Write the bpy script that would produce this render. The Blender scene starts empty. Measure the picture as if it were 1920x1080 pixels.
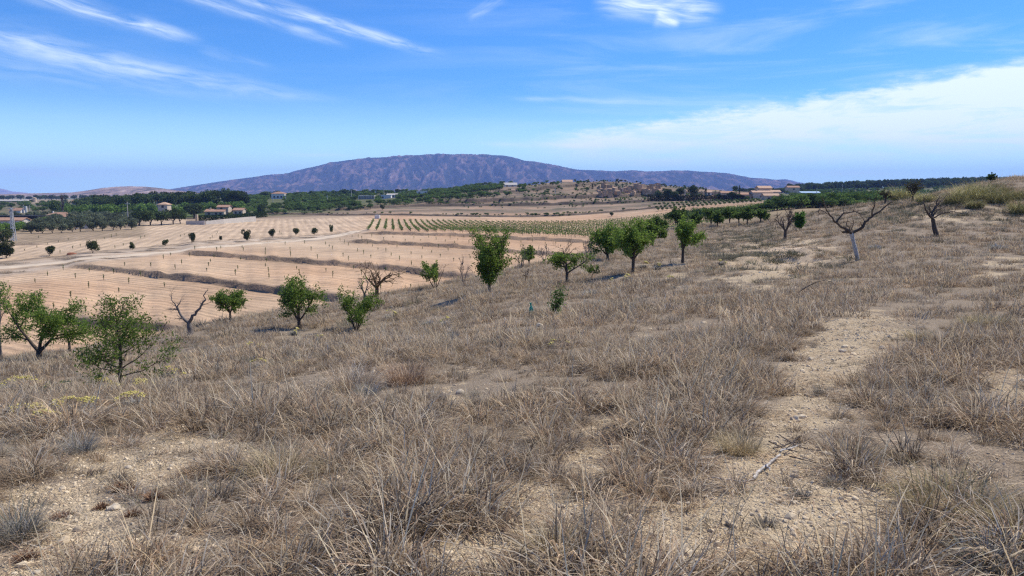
import bpy, math, random
import numpy as np
from mathutils import Vector, Matrix, Euler

random.seed(7)
RNG = np.random.default_rng(7)
scene = bpy.context.scene
COL = scene.collection
PI = math.pi
R = math.radians

# ----------------------------------------------------------------- camera, sky, sun, exposure
EYE = 1.65                     # eye height over the ground at the photographer's feet
FPX = 1400.0                   # focal length in pixels of the 1920 wide photograph
PITCH = math.atan(178.0 / FPX) # horizon at row 362
cam_data = bpy.data.cameras.new("camera")
cam_data.lens = 36.0 * FPX / 1920.0
cam_data.sensor_width = 36.0
cam_data.clip_start = 0.05
cam_data.clip_end = 60000.0
cam = bpy.data.objects.new("camera", cam_data)
COL.objects.link(cam)
cam.location = (0, 0, EYE)
cam.rotation_euler = (PI / 2 - PITCH, 0, 0)
scene.camera = cam

SUN_EL, SUN_AZ = R(52), R(58)          # azimuth measured from +Y towards +X (right of the view)
sd = bpy.data.lights.new("sun", 'SUN')
sd.energy = 5.0
sd.angle = R(0.53)
sd.color = (1.0, 0.93, 0.80)
sun = bpy.data.objects.new("sun", sd)
COL.objects.link(sun)
sdir = Vector((math.sin(SUN_AZ) * math.cos(SUN_EL), math.cos(SUN_AZ) * math.cos(SUN_EL), math.sin(SUN_EL)))
sun.rotation_euler = sdir.to_track_quat('Z', 'Y').to_euler()

SKY_STRENGTH = 0.105
HAZE_DENSITY = 0.000088
scene.view_settings.view_transform = 'Standard'
scene.view_settings.look = 'None'
scene.view_settings.gamma = 1.0
scene.view_settings.use_curve_mapping = False
scene.view_settings.exposure = 0.18
scene.render.engine = 'CYCLES'
cy = scene.cycles
cy.max_bounces = 5
cy.diffuse_bounces = 3
cy.glossy_bounces = 1
cy.transmission_bounces = 3
cy.transparent_max_bounces = 8
cy.volume_bounces = 1
cy.use_denoising = False
cy.sample_clamp_indirect = 4.0
cy.use_adaptive_sampling = False
cy.pixel_filter_type = 'BLACKMAN_HARRIS'
cy.filter_width = 1.3

sinp, cosp = math.sin(PITCH), math.cos(PITCH)

def ray(px, py):
    cx = (px - 960.0) / FPX
    cyy = (540.0 - py) / FPX
    return np.array([cx, cosp + cyy * sinp, cyy * cosp - sinp])

def P(px, py, Y):
    d = ray(px, py)
    d = d * (Y / d[1])
    return Vector((d[0], d[1], d[2] + EYE))

def project(x, y, z):
    z = z - EYE
    f = y * cosp - z * sinp
    f = np.where(np.abs(f) < 1e-3, 1e-3, f)
    up = y * sinp + z * cosp
    return 960 + FPX * x / f, 540 - FPX * up / f, f

def xfor(px, Y):
    """ground X of picture column px at depth Y for points a little under the horizon"""
    return (px - 960.0) / FPX * Y

# ----------------------------------------------------------------- node helpers
class NT:
    def __init__(self, tree):
        self.t = tree
        self.n = tree.nodes
        self.l = tree.links
    def node(self, typ, **kw):
        nd = self.n.new(typ)
        for k, v in kw.items():
            setattr(nd, k, v)
        return nd
    def put(self, sock, v):
        if v is None:
            return
        if isinstance(v, bpy.types.NodeSocket):
            self.l.new(v, sock)
        else:
            try:
                sock.default_value = v
            except Exception:
                sock.default_value = (*v, 1.0)
    def math(self, op, a, b=None, c=None, clamp=False):
        nd = self.node('ShaderNodeMath', operation=op, use_clamp=clamp)
        self.put(nd.inputs[0], a)
        self.put(nd.inputs[1], b)
        if c is not None:
            self.put(nd.inputs[2], c)
        return nd.outputs[0]
    def smooth(self, v, a, b, o0=0.0, o1=1.0):
        nd = self.node('ShaderNodeMapRange', interpolation_type='SMOOTHSTEP')
        self.put(nd.inputs['Value'], v)
        self.put(nd.inputs['From Min'], a); self.put(nd.inputs['From Max'], b)
        self.put(nd.inputs['To Min'], o0); self.put(nd.inputs['To Max'], o1)
        return nd.outputs[0]
    def mix(self, f, a, b, blend='MIX'):
        nd = self.node('ShaderNodeMix', data_type='RGBA', blend_type=blend)
        self.put(nd.inputs[0], f)
        self.put(nd.inputs[6], a)
        self.put(nd.inputs[7], b)
        return nd.outputs[2]
    def noise(self, vec, scale, detail=4, rough=0.55, dist=0.0, dim='3D'):
        nd = self.node('ShaderNodeTexNoise', noise_dimensions=dim)
        if vec is not None:
            self.l.new(vec, nd.inputs['Vector'])
        nd.inputs['Scale'].default_value = scale
        nd.inputs['Detail'].default_value = detail
        nd.inputs['Roughness'].default_value = rough
        nd.inputs['Distortion'].default_value = dist
        return nd.outputs['Fac']
    def vscale(self, vec, s, rot=(0, 0, 0)):
        nd = self.node('ShaderNodeMapping')
        self.l.new(vec, nd.inputs['Vector'])
        nd.inputs['Scale'].default_value = s
        nd.inputs['Rotation'].default_value = rot
        return nd.outputs[0]
    def comb(self, x, y, z):
        nd = self.node('ShaderNodeCombineXYZ')
        self.put(nd.inputs[0], x); self.put(nd.inputs[1], y); self.put(nd.inputs[2], z)
        return nd.outputs[0]
    def attr(self, name):
        return self.node('ShaderNodeAttribute', attribute_name=name)

def new_mat(name):
    m = bpy.data.materials.new(name)
    m.use_nodes = True
    m.node_tree.nodes.clear()
    t = NT(m.node_tree)
    out = t.node('ShaderNodeOutputMaterial')
    return m, t, out

# ----------------------------------------------------------------- world: physical sky and cirrus
def make_world():
    w = bpy.data.worlds.new("World")
    scene.world = w
    w.use_nodes = True
    w.node_tree.nodes.clear()
    t = NT(w.node_tree)
    out = t.node('ShaderNodeOutputWorld')
    bg = t.node('ShaderNodeBackground')
    sky = t.node('ShaderNodeTexSky', sky_type='NISHITA')
    sky.sun_disc = False
    sky.sun_elevation = SUN_EL
    sky.sun_rotation = SUN_AZ
    sky.altitude = 600
    sky.air_density = 1.0
    sky.dust_density = 0.2
    sky.ozone_density = 3.0
    tc = t.node('ShaderNodeTexCoord')
    sep = t.node('ShaderNodeSeparateXYZ')
    t.l.new(tc.outputs['Generated'], sep.inputs[0])
    az = t.math('MULTIPLY', t.math('ARCTAN2', sep.outputs[0], sep.outputs[1]), 180 / PI)
    el = t.math('MULTIPLY', t.math('ARCSINE', sep.outputs[2]), 180 / PI)
    def ae(px, py):
        d = ray(px, py)
        return math.degrees(math.atan2(d[0], d[1])), math.degrees(math.atan2(d[2], math.hypot(d[0], d[1])))
    # slow warp so that the streaks are not ruled lines
    base = t.comb(az, el, 0.0)
    warp = t.math('MULTIPLY', t.math('SUBTRACT', t.noise(t.vscale(base, (0.10, 0.25, 1)), 1.0, 3), 0.5), 1.5)
    elw = t.math('ADD', el, warp)
    def streak(p0, p1, w0, w1, gain, seed, wtail=0.25):
        a0, e0 = ae(*p0); a1, e1 = ae(*p1)
        dx, dy = a1 - a0, e1 - e0
        L = math.hypot(dx, dy)
        ux, uy = dx / L, dy / L
        rx = t.math('SUBTRACT', az, a0); ry = t.math('SUBTRACT', elw, e0)
        s = t.math('DIVIDE', t.math('ADD', t.math('MULTIPLY', rx, ux), t.math('MULTIPLY', ry, uy)), L)
        dd = t.math('ADD', t.math('MULTIPLY', rx, -uy), t.math('MULTIPLY', ry, ux))
        wid = t.math('ADD', t.math('MULTIPLY', t.math('MINIMUM', t.math('MAXIMUM', s, 0.0), 1.0), w1 - w0), w0)
        q = t.math('DIVIDE', t.math('ABSOLUTE', dd), wid)
        body = t.math('EXPONENT', t.math('MULTIPLY', t.math('MULTIPLY', q, q), -1.0))
        ends = t.math('MULTIPLY', t.smooth(s, -0.12, 0.15), t.smooth(s, 1.0 + wtail * 0.3, 1.0 - wtail))
        fib = t.noise(t.comb(t.math('MULTIPLY', s, L * 0.22), t.math('MULTIPLY', dd, 1.6), seed), 1.0, 5, 0.6, 0.4)
        fib = t.smooth(fib, 0.25, 0.72)
        return t.math('MULTIPLY', t.math('MULTIPLY', body, ends), t.math('MULTIPLY', fib, gain))
    parts = [
        streak((30, -25), (375, 78), 0.55, 0.30, 0.72, 1.0),
        streak((-60, 62), (620, 190), 0.85, 0.36, 0.62, 2.3, 0.6),
        streak((-80, 110), (420, 175), 0.9, 0.5, 0.20, 7.3, 0.6),
        streak((300, -25), (650, 80), 0.45, 0.26, 0.46, 3.1),
        streak((430, -20), (830, 102), 0.42, 0.30, 0.80, 4.7),
        streak((380, 95), (520, 130), 0.35, 0.2, 0.16, 5.9),
        streak((880, 35), (950, -15), 0.35, 0.4, 0.30, 6.1),
        streak((1130, 2), (1350, 12), 0.9, 0.8, 0.95, 8.2),
        streak((1230, 30), (1275, 42), 0.5, 0.3, 0.8, 9.2),
        streak((960, 182), (1330, 200), 0.16, 0.25, 0.28, 10.2, 0.5),
        streak((530, 285), (700, 292), 0.14, 0.14, 0.30, 11.2, 0.6),
        streak((900, 268), (1250, 275), 0.25, 0.3, 0.38, 12.2, 0.5),
        streak((60, 300), (280, 293), 0.10, 0.10, 0.20, 13.2, 0.6),
        streak((-200, 325), (380, 322), 0.35, 0.25, 0.30, 14.2, 0.6),
        streak((1100, 303), (1700, 300), 0.3, 0.4, 0.34, 15.2, 0.4),
    ]
    acc = parts[0]
    for p in parts[1:]:
        acc = t.math('ADD', acc, p)
    # the broad bank on the right: upper edge climbs to the right, fibrous lower edge
    fibw = t.math('MULTIPLY', t.math('SUBTRACT', t.noise(t.vscale(base, (0.28, 1.1, 1)), 1.0, 7, 0.62, 0.3), 0.5), 2.6)
    fine = t.math('MULTIPLY', t.math('SUBTRACT', t.noise(t.vscale(base, (0.9, 2.2, 1)), 1.0, 6, 0.65), 0.5), 0.9)
    a0, e0 = ae(1000, 255); a1, e1 = ae(1920, 112)
    top = t.math('ADD', t.math('MULTIPLY', t.math('SUBTRACT', az, a0), (e1 - e0) / (a1 - a0)), e0)
    above = t.math('SUBTRACT', top, t.math('ADD', el, t.math('ADD', t.math('MULTIPLY', fibw, 1.0), t.math('MULTIPLY', fine, 1.3))))
    fa, fe = ae(1000, 285); ga, ge = ae(1920, 285)
    bot = t.math('ADD', t.math('MULTIPLY', t.math('SUBTRACT', az, fa), (ge - fe) / (ga - fa)), fe)
    below = t.math('SUBTRACT', t.math('ADD', el, t.math('MULTIPLY', fibw, 0.7)), bot)
    bank = t.math('MULTIPLY', t.smooth(above, -0.35, 0.95), t.smooth(below, -1.3, 1.6))
    bank = t.math('MULTIPLY', bank, t.smooth(az, ae(950, 260)[0], ae(1120, 260)[0]))
    bank = t.math('MULTIPLY', bank, t.math('MULTIPLY', t.smooth(az, 75.0, 50.0), 0.96))
    thick = t.noise(t.vscale(base, (0.16, 0.9, 1), (0, 0, -0.10)), 1.0, 7, 0.66, 0.5)
    bank = t.math('MULTIPLY', bank, t.smooth(thick, 0.30, 0.58, 0.50, 1.0))
    # thin general cirrus veil, denser to the right and near the horizon
    veiln = t.noise(t.vscale(base, (0.05, 0.42, 1), (0, 0, 0.12)), 1.0, 6, 0.6, 0.6)
    veil = t.math('MULTIPLY', t.smooth(veiln, 0.42, 0.75), t.smooth(az, -12.0, 25.0, 0.05, 0.40))
    low = t.smooth(el, 8.0, -0.5, 0.0, 0.80)
    acc = t.math('ADD', t.math('ADD', acc, bank), veil)
    acc = t.math('MAXIMUM', acc, 0.0)
    acc = t.math('MINIMUM', acc, 0.90)
    hs = t.node('ShaderNodeHueSaturation')
    hs.inputs['Saturation'].default_value = 1.25
    hs.inputs['Hue'].default_value = 0.5
    hs.inputs['Value'].default_value = 1.0
    t.l.new(sky.outputs[0], hs.inputs['Color'])
    k = 1.0 / SKY_STRENGTH
    c_blue = t.mix(1.0, hs.outputs[0], (0.57, 0.97, 1.40, 1), 'MULTIPLY')
    c1 = t.mix(low, c_blue, (0.98 * k, 1.46 * k, 1.44 * k, 1))
    c2 = t.mix(acc, c1, (1.00 * k, 1.12 * k, 1.16 * k, 1))
    t.l.new(c2, bg.inputs['Color'])
    bg.inputs['Strength'].default_value = SKY_STRENGTH
    t.l.new(bg.outputs[0], out.inputs['Surface'])
make_world()

# ----------------------------------------------------------------- numpy noise
def _hash(ix, iy, seed):
    n = (ix.astype(np.int64) * 374761393 + iy.astype(np.int64) * 668265263 + seed * 982451653) & 0x7fffffff
    n = ((n ^ (n >> 13)) * 1274126177) & 0x7fffffff
    n = (n ^ (n >> 16)) & 0x7fffffff
    return (n % 65536) / 65535.0

def vnoise(x, y, seed=0):
    x = np.asarray(x, float); y = np.asarray(y, float)
    ix, iy = np.floor(x), np.floor(y)
    fx, fy = x - ix, y - iy
    fx = fx * fx * (3 - 2 * fx); fy = fy * fy * (3 - 2 * fy)
    a = _hash(ix, iy, seed); b = _hash(ix + 1, iy, seed)
    c = _hash(ix, iy + 1, seed); d = _hash(ix + 1, iy + 1, seed)
    return (a * (1 - fx) + b * fx) * (1 - fy) + (c * (1 - fx) + d * fx) * fy

def fbm(x, y, octv=4, seed=0, gain=0.5):
    s, a, tot = 0.0, 1.0, 0.0
    for o in range(octv):
        s = s + a * (vnoise(x, y, seed + o * 17) - 0.5)
        tot += a
        a *= gain
        x, y = x * 2.03 + 11.3, y * 2.03 - 7.1
    return s / tot * 2      # about -1..1

def sstep(a, b, x):
    t = np.clip((x - a) / (b - a), 0, 1)
    return t * t * (3 - 2 * t)

# ----------------------------------------------------------------- terrain surfaces
class TPS:
    def __init__(self, U, z, lam=1e-4):
        U = np.asarray(U, float); z = np.asarray(z, float)
        n = len(U)
        D = np.linalg.norm(U[:, None] - U[None], axis=2)
        K = D ** 2 * np.log(D + 1e-9) + lam * np.eye(n)
        Q = np.hstack([np.ones((n, 1)), U])
        A = np.block([[K, Q], [Q.T, np.zeros((3, 3))]])
        sol = np.linalg.solve(A, np.concatenate([z, np.zeros(3)]))
        self.U, self.w, self.a = U, sol[:n], sol[n:]
    def __call__(self, u, v):
        sh = np.shape(u)
        u = np.ravel(u); v = np.ravel(v)
        out = self.a[0] + self.a[1] * u + self.a[2] * v
        for (cu, cv), w in zip(self.U, self.w):
            d2 = (u - cu) ** 2 + (v - cv) ** 2
            out = out + w * 0.5 * d2 * np.log(d2 + 1e-12)
        return out.reshape(sh)

def uv_of(x, y):
    return np.arctan2(x, y) * 2.0, np.log(np.hypot(x, y) + 1e-6)

# hillside: (column, row, depth in metres) of ground points
HP = [(960, 1080, 3.1), (-100, 1080, 3.3), (2020, 1080, 3.0), (400, 1080, 3.2), (1500, 1080, 3.05),
      (960, 900, 4.6), (0, 900, 5.2), (1920, 900, 4.25), (1450, 900, 4.3),
      (960, 760, 7.8), (0, 770, 9.0), (1920, 760, 6.6), (1450, 760, 6.9), (450, 760, 8.6),
      (960, 650, 14), (500, 660, 19), (1920, 650, 11.2), (1450, 650, 12),
      (228, 735, 17), (75, 676, 27), (-200, 690, 26), (357, 626, 33), (432, 600, 39), (562, 616, 31), (668, 622, 30),
      (707, 555, 45), (815, 538, 49), (918, 550, 33), (1042, 600, 21.5), (1063, 533, 40), (1187, 513, 41),
      (1280, 493, 44), (1137, 486, 54), (975, 502, 56), (1300, 560, 24), (1400, 600, 17), (1600, 600, 15),
      (1400, 500, 40), (1440, 520, 33), (1440, 470, 52), (1500, 465, 52), (1560, 490, 37), (1608, 489, 36), (1600, 440, 52),
      (1755, 444, 49), (1472, 448, 66), (1920, 560, 20), (1920, 480, 34), (1920, 430, 52), (1350, 450, 75), (1400, 435, 90),
      (1333, 421, 112), (1401, 421, 108), (1269, 428, 108), (1234, 440, 92),
      (1500, 402, 105), (1640, 380, 98), (1712, 374, 92), (1700, 395, 75), (1800, 353, 88), (1900, 333, 86), (2100, 326, 82), (1900, 395, 64), (1800, 410, 58),
      (1820, 380, 66)]
# beyond the brow the hillside falls away under the fields: (column, depth, height under the eye)
HD = [(-200, 45, -11), (-200, 70, -17), (0, 45, -10.8), (0, 70, -17), (300, 52, -11), (300, 80, -17.5), (600, 64, -11.5), (600, 90, -17),
      (750, 72, -12), (750, 100, -17), (860, 88, -12), (860, 120, -17), (960, 100, -12), (960, 130, -17),
      (1080, 120, -11), (1080, 160, -17), (1200, 140, -10.5), (1200, 175, -17), (1340, 150, -8.5), (1340, 190, -15),
      (1450, 150, -8), (1450, 190, -15), (1640, 135, -7), (1640, 180, -14), (1800, 125, -4.5), (1800, 180, -14), (1950, 120, -1.5), (1950, 180, -13),
      (2150, 120, -1), (2150, 180, -12)]
_U, _z = [], []
for px, py, Y in HP:
    p = P(px, py, Y)
    _U.append(uv_of(p.x, p.y)); _z.append(p.z)
for px, Y, z in HD:
    _U.append(uv_of(xfor(px, Y), Y)); _z.append(z + EYE)
for a in (-60, -30, 0, 30, 60):
    _U.append((R(a) * 2, math.log(1.2))); _z.append(0.0 - 0.02 * (a < 0))
tpsH = TPS(_U, _z, 3e-3)

def Hbase(x, y):
    az = np.arctan2(x, y); r = np.hypot(x, y)
    azc = np.clip(az, R(-52), R(52))
    rr = np.maximum(r, 1.2)
    z = tpsH(azc * 2, np.log(rr))
    w = sstep(R(52), R(150), np.abs(az))
    return z * (1 - w) + (-0.02 * r) * w

def Hgt(x, y):
    x = np.asarray(x, float); y = np.asarray(y, float)
    r = np.hypot(x, y)
    z = Hbase(x, y)
    amp = np.clip(r / 12, 0.35, 1.0)
    z = z + amp * (0.10 * fbm(x / 3.1, y / 3.1, 4, 3) + 0.05 * fbm(x / 0.9, y / 0.9, 3, 9))
    # little scarp of bare earth under the leaning dead tree
    px, py, _ = project(x, y, z)
    m = np.exp(-((px - 1470) / 90.0) ** 2 - ((r - 46) / 10.0) ** 2)
    z = z + m * 0.65 * fbm(x / 1.9, y / 1.9, 4, 21)
    return z

# valley: (column, row, depth) anchors and (column, depth, height under the eye)
VP = [(385, 404, 415), (450, 402, 425), (300, 392, 520), (520, 373, 640), (685, 375, 640), (790, 365, 760), (956, 353, 700), (1065, 350, 700),
      (1420, 373, 430), (1290, 378, 420), (1180, 370, 520), (1130, 346, 640), (1250, 352, 640), (1050, 348, 660), (900, 352, 800),
      (1522, 367, 620), (1640, 372, 520), (700, 362, 850), (560, 366, 900), (1480, 362, 800), (1600, 355, 1000), (1750, 349, 1050), (1850, 346, 1050),
      (1450, 392, 260), (1560, 386, 260), (1320, 402, 300), (1700, 378, 300), (1350, 388, 350), (1200, 385, 420), (1000, 383, 470), (720, 391, 440),
      (1460, 402, 190), (1950, 352, 900), (2150, 352, 900), (1500, 380, 330)]
VD = [(-400, 50, -13), (0, 60, -13.2), (400, 60, -13.2), (800, 80, -13.2), (1100, 110, -13.0),
      (-400, 120, -12.8), (0, 120, -12.8), (400, 120, -12.6), (800, 130, -12.6), (1100, 160, -12.6), (1350, 170, -11.5),
      (-400, 220, -12.5), (0, 220, -12.5), (300, 220, -12.5), (600, 220, -12.5), (900, 225, -12.5), (1200, 225, -12.4),
      (0, 350, -12.3), (300, 340, -12.3), (600, 360, -12.4), (900, 365, -12.3), (1150, 340, -12.0),
      (-400, 500, -12.4), (0, 500, -12.3), (200, 500, -12.2), (0, 900, -12.2), (200, 900, -12), (400, 700, -9), (400, 1000, -8),
      (-400, 1200, -12), (0, 1500, -12), (300, 1500, -11), (700, 1200, -8), (1000, 1000, -4), (1300, 900, -4), (1500, 1500, 0), (1800, 1500, 4),
      (1450, 120, -9), (1700, 150, -8), (2100, 200, -8)]
_U, _z = [], []
for px, py, Y in VP:
    p = P(px, py, Y); _U.append(uv_of(p.x, p.y)); _z.append(p.z)
for px, Y, z in VD:
    _U.append(uv_of(xfor(px, Y), Y)); _z.append(z + EYE)
tpsV = TPS(_U, _z, 1e-3)

def on_plane(px, py, D=12.5):
    d = ray(px, py)
    s = -D / d[2]
    return d[0] * s, d[1] * s

# terrace banks: (pixel polyline, rise in metres)
BANKS = [([(80, 592), (145, 598), (200, 604), (330, 612), (420, 620)], 0.8),
         ([(140, 501), (300, 521), (480, 542), (560, 552), (660, 562), (760, 572)], 0.85),
         ([(352, 480), (480, 491), (655, 503), (800, 513), (900, 520)], 0.8),
         ([(655, 459), (760, 464), (877, 470), (1010, 478), (1100, 484)], 0.75),
         ([(690, 442), (800, 446), (960, 451), (1110, 454), (1250, 458)], 0.8),
         ([(500, 404), (640, 408), (800, 409), (1000, 409), (1150, 408), (1260, 408)], 0.7),
         ([(620, 399), (800, 401), (1000, 401), (1300, 402), (1420, 402)], 1.5),
         ([(800, 391), (1000, 390), (1150, 389), (1280, 388), (1420, 386)], 2.2),
         ([(720, 384), (900, 382), (1050, 381), (1200, 379)], 2.0),
         ([(900, 372), (1000, 371), (1120, 372)], 2.0),
         ([(-40, 462), (0, 461), (60, 459), (80, 459)], 0.4)]
_bk = []
for pl, h in BANKS:
    A, Rr = [], []
    for q in pl:
        D = 12.5 if q[1] > 400 else (11.0 if q[1] > 395 else 9.5 if q[1] > 386 else (7.6 if q[1] > 376 else 5.0))
        x, y = on_plane(q[0], q[1], D)
        A.append(math.atan2(x, y)); Rr.append(math.hypot(x, y))
    _bk.append((np.array(A), np.array(Rr), h))

def bank_terms(x, y):
    az = np.arctan2(x, y); r = np.hypot(x, y)
    dz = np.zeros_like(r); face = np.zeros_like(r); lip = np.zeros_like(r)
    for i, (A, Rr, h) in enumerate(_bk):
        rb = np.interp(az, A, Rr)
        rb = rb + 0.004 * rb * fbm(az * 60, az * 0 + i, 4, 40 + i)
        h = h * 0.78 * (0.75 + 0.6 * vnoise(az * 90, az * 0 + i * 3, 90))
        tap = sstep(A[0] - 0.012, A[0] + 0.012, az) * (1 - sstep(A[-1] - 0.012, A[-1] + 0.012, az))
        s = r - rb
        wd = 0.55 + 0.0022 * rb
        dz = dz + h * tap * sstep(-wd * 0.5, wd * 0.5, s) * np.exp(-np.maximum(s, 0) / (0.35 * rb)) \
             + h * 0.25 * tap * np.exp(-((s - wd) / (wd)) ** 2)
        face = np.maximum(face, tap * np.exp(-(s / (wd * (0.7 + 0.5 * (rb > 330)))) ** 2))
        lip = np.maximum(lip, tap * np.exp(-((s - wd * 2.2) / (wd * 1.9)) ** 2))
    return dz, face, lip

def Vbase(x, y):
    az = np.arctan2(x, y); r = np.hypot(x, y)
    azc = np.clip(az, R(-46), R(44))
    z = tpsV(azc * 2, np.log(np.maximum(r, 40)))
    w = sstep(1500, 2300, r)
    return z * (1 - w) + (-17.0 + EYE) * w

def Vgt(x, y):
    x = np.asarray(x, float); y = np.asarray(y, float)
    z = Vbase(x, y)
    dz, f, l = bank_terms(x, y)
    r = np.hypot(x, y)
    z = z + dz + 0.10 * fbm(x / 9, y / 9, 3, 5)
    az = np.degrees(np.arctan2(x, y))
    # quarry-like crag on the low hill
    rough = sstep(470, 560, r) * (1 - sstep(680, 740, r)) * sstep(-1, 3, az) * (1 - sstep(11, 14, az))
    z = z + rough * (1.0 * fbm(x / 22, y / 22, 4, 31))
    return z

def Z(x, y):
    a = float(Hgt(np.array([x]), np.array([y]))[0]) if math.hypot(x, y) < 200 else -99
    b = float(Vgt(np.array([x]), np.array([y]))[0]) if math.hypot(x, y) > 40 else -99
    return max(a, b)

def hit(px, py, which='H'):
    """first ground point along the sight line through a picture point"""
    for k in range(0, 60, 2):
        g = _hit(px, py + k, which)
        if g is not None:
            if k: print('hit moved', px, py, k)
            return g

def _hit(px, py, which):
    d = ray(px, py)
    ys = np.geomspace(2.0, 200, 900) if which == 'H' else np.geomspace(45, 2400, 1500)
    k = ys / d[1]
    x, y, z = d[0] * k, ys, d[2] * k + EYE
    g = Hgt(x, y) if which == 'H' else Vgt(x, y)
    i = np.where(g >= z)[0]
    if len(i) == 0:
        return None
    i = i[0]
    if which == 'H' and math.hypot(x[i], y[i]) > 42 and float(Vgt(x[i:i + 1], y[i:i + 1])[0]) > g[i] + 0.1:
        return None
    return Vector((x[i], y[i], g[i]))

# ----------------------------------------------------------------- mesh helpers
def _fill(me, V, F, smooth):
    loops = np.concatenate([f.ravel() for f in F]).astype(np.int32)
    tot = np.concatenate([np.full(len(f), f.shape[1]) for f in F]).astype(np.int32)
    start = np.concatenate([[0], np.cumsum(tot)[:-1]]).astype(np.int32)
    me.vertices.add(len(V)); me.vertices.foreach_set('co', V.ravel())
    me.loops.add(len(loops)); me.loops.foreach_set('vertex_index', loops)
    me.polygons.add(len(tot)); me.polygons.foreach_set('loop_start', start); me.polygons.foreach_set('loop_total', tot)
    if smooth:
        me.polygons.foreach_set('use_smooth', np.ones(len(tot), bool))

def mesh_np(name, V, F, mats=None, smooth=False, attrs=None):
    """V (n,3); F list of arrays of faces of equal size, or one array"""
    me = bpy.data.meshes.new(name)
    V = np.asarray(V, np.float32)
    if isinstance(F, np.ndarray):
        F = [F]
    if len(F[0]) == 0:
        me.vertices.add(len(V)); me.vertices.foreach_set('co', V.ravel())
        F = None
    if F is not None:
        _fill(me, V, F, smooth)
    if attrs:
        for k, (typ, arr) in attrs.items():
            a = me.attributes.new(k, typ, 'POINT')
            if typ == 'FLOAT_COLOR':
                arr = np.asarray(arr, np.float32)
                if arr.shape[1] == 3:
                    arr = np.hstack([arr, np.ones((len(arr), 1), np.float32)])
                a.data.foreach_set('color', arr.ravel())
            elif typ == 'FLOAT_VECTOR':
                a.data.foreach_set('vector', np.asarray(arr, np.float32).ravel())
            elif typ == 'INT':
                a.data.foreach_set('value', np.asarray(arr, np.int32))
            else:
                a.data.foreach_set('value', np.asarray(arr, np.float32))
    me.update(calc_edges=True)
    me.validate()
    for m in (mats or []):
        me.materials.append(m)
    return me

def link(name, me, parent=None, loc=None, rotz=0.0, label=None, cat=None, group=None, kind=None):
    o = bpy.data.objects.new(name, me)
    COL.objects.link(o)
    if parent is not None:
        o.parent = parent
    if loc is not None:
        o.location = loc
    o.rotation_euler = (0, 0, rotz)
    if label: o['label'] = label
    if cat: o['category'] = cat
    if group: o['group'] = group
    if kind: o['kind'] = kind
    return o

def thing(name, label, cat, loc=(0, 0, 0), rotz=0, group=None):
    return link(name, None, None, loc, rotz, label, cat, group)

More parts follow.
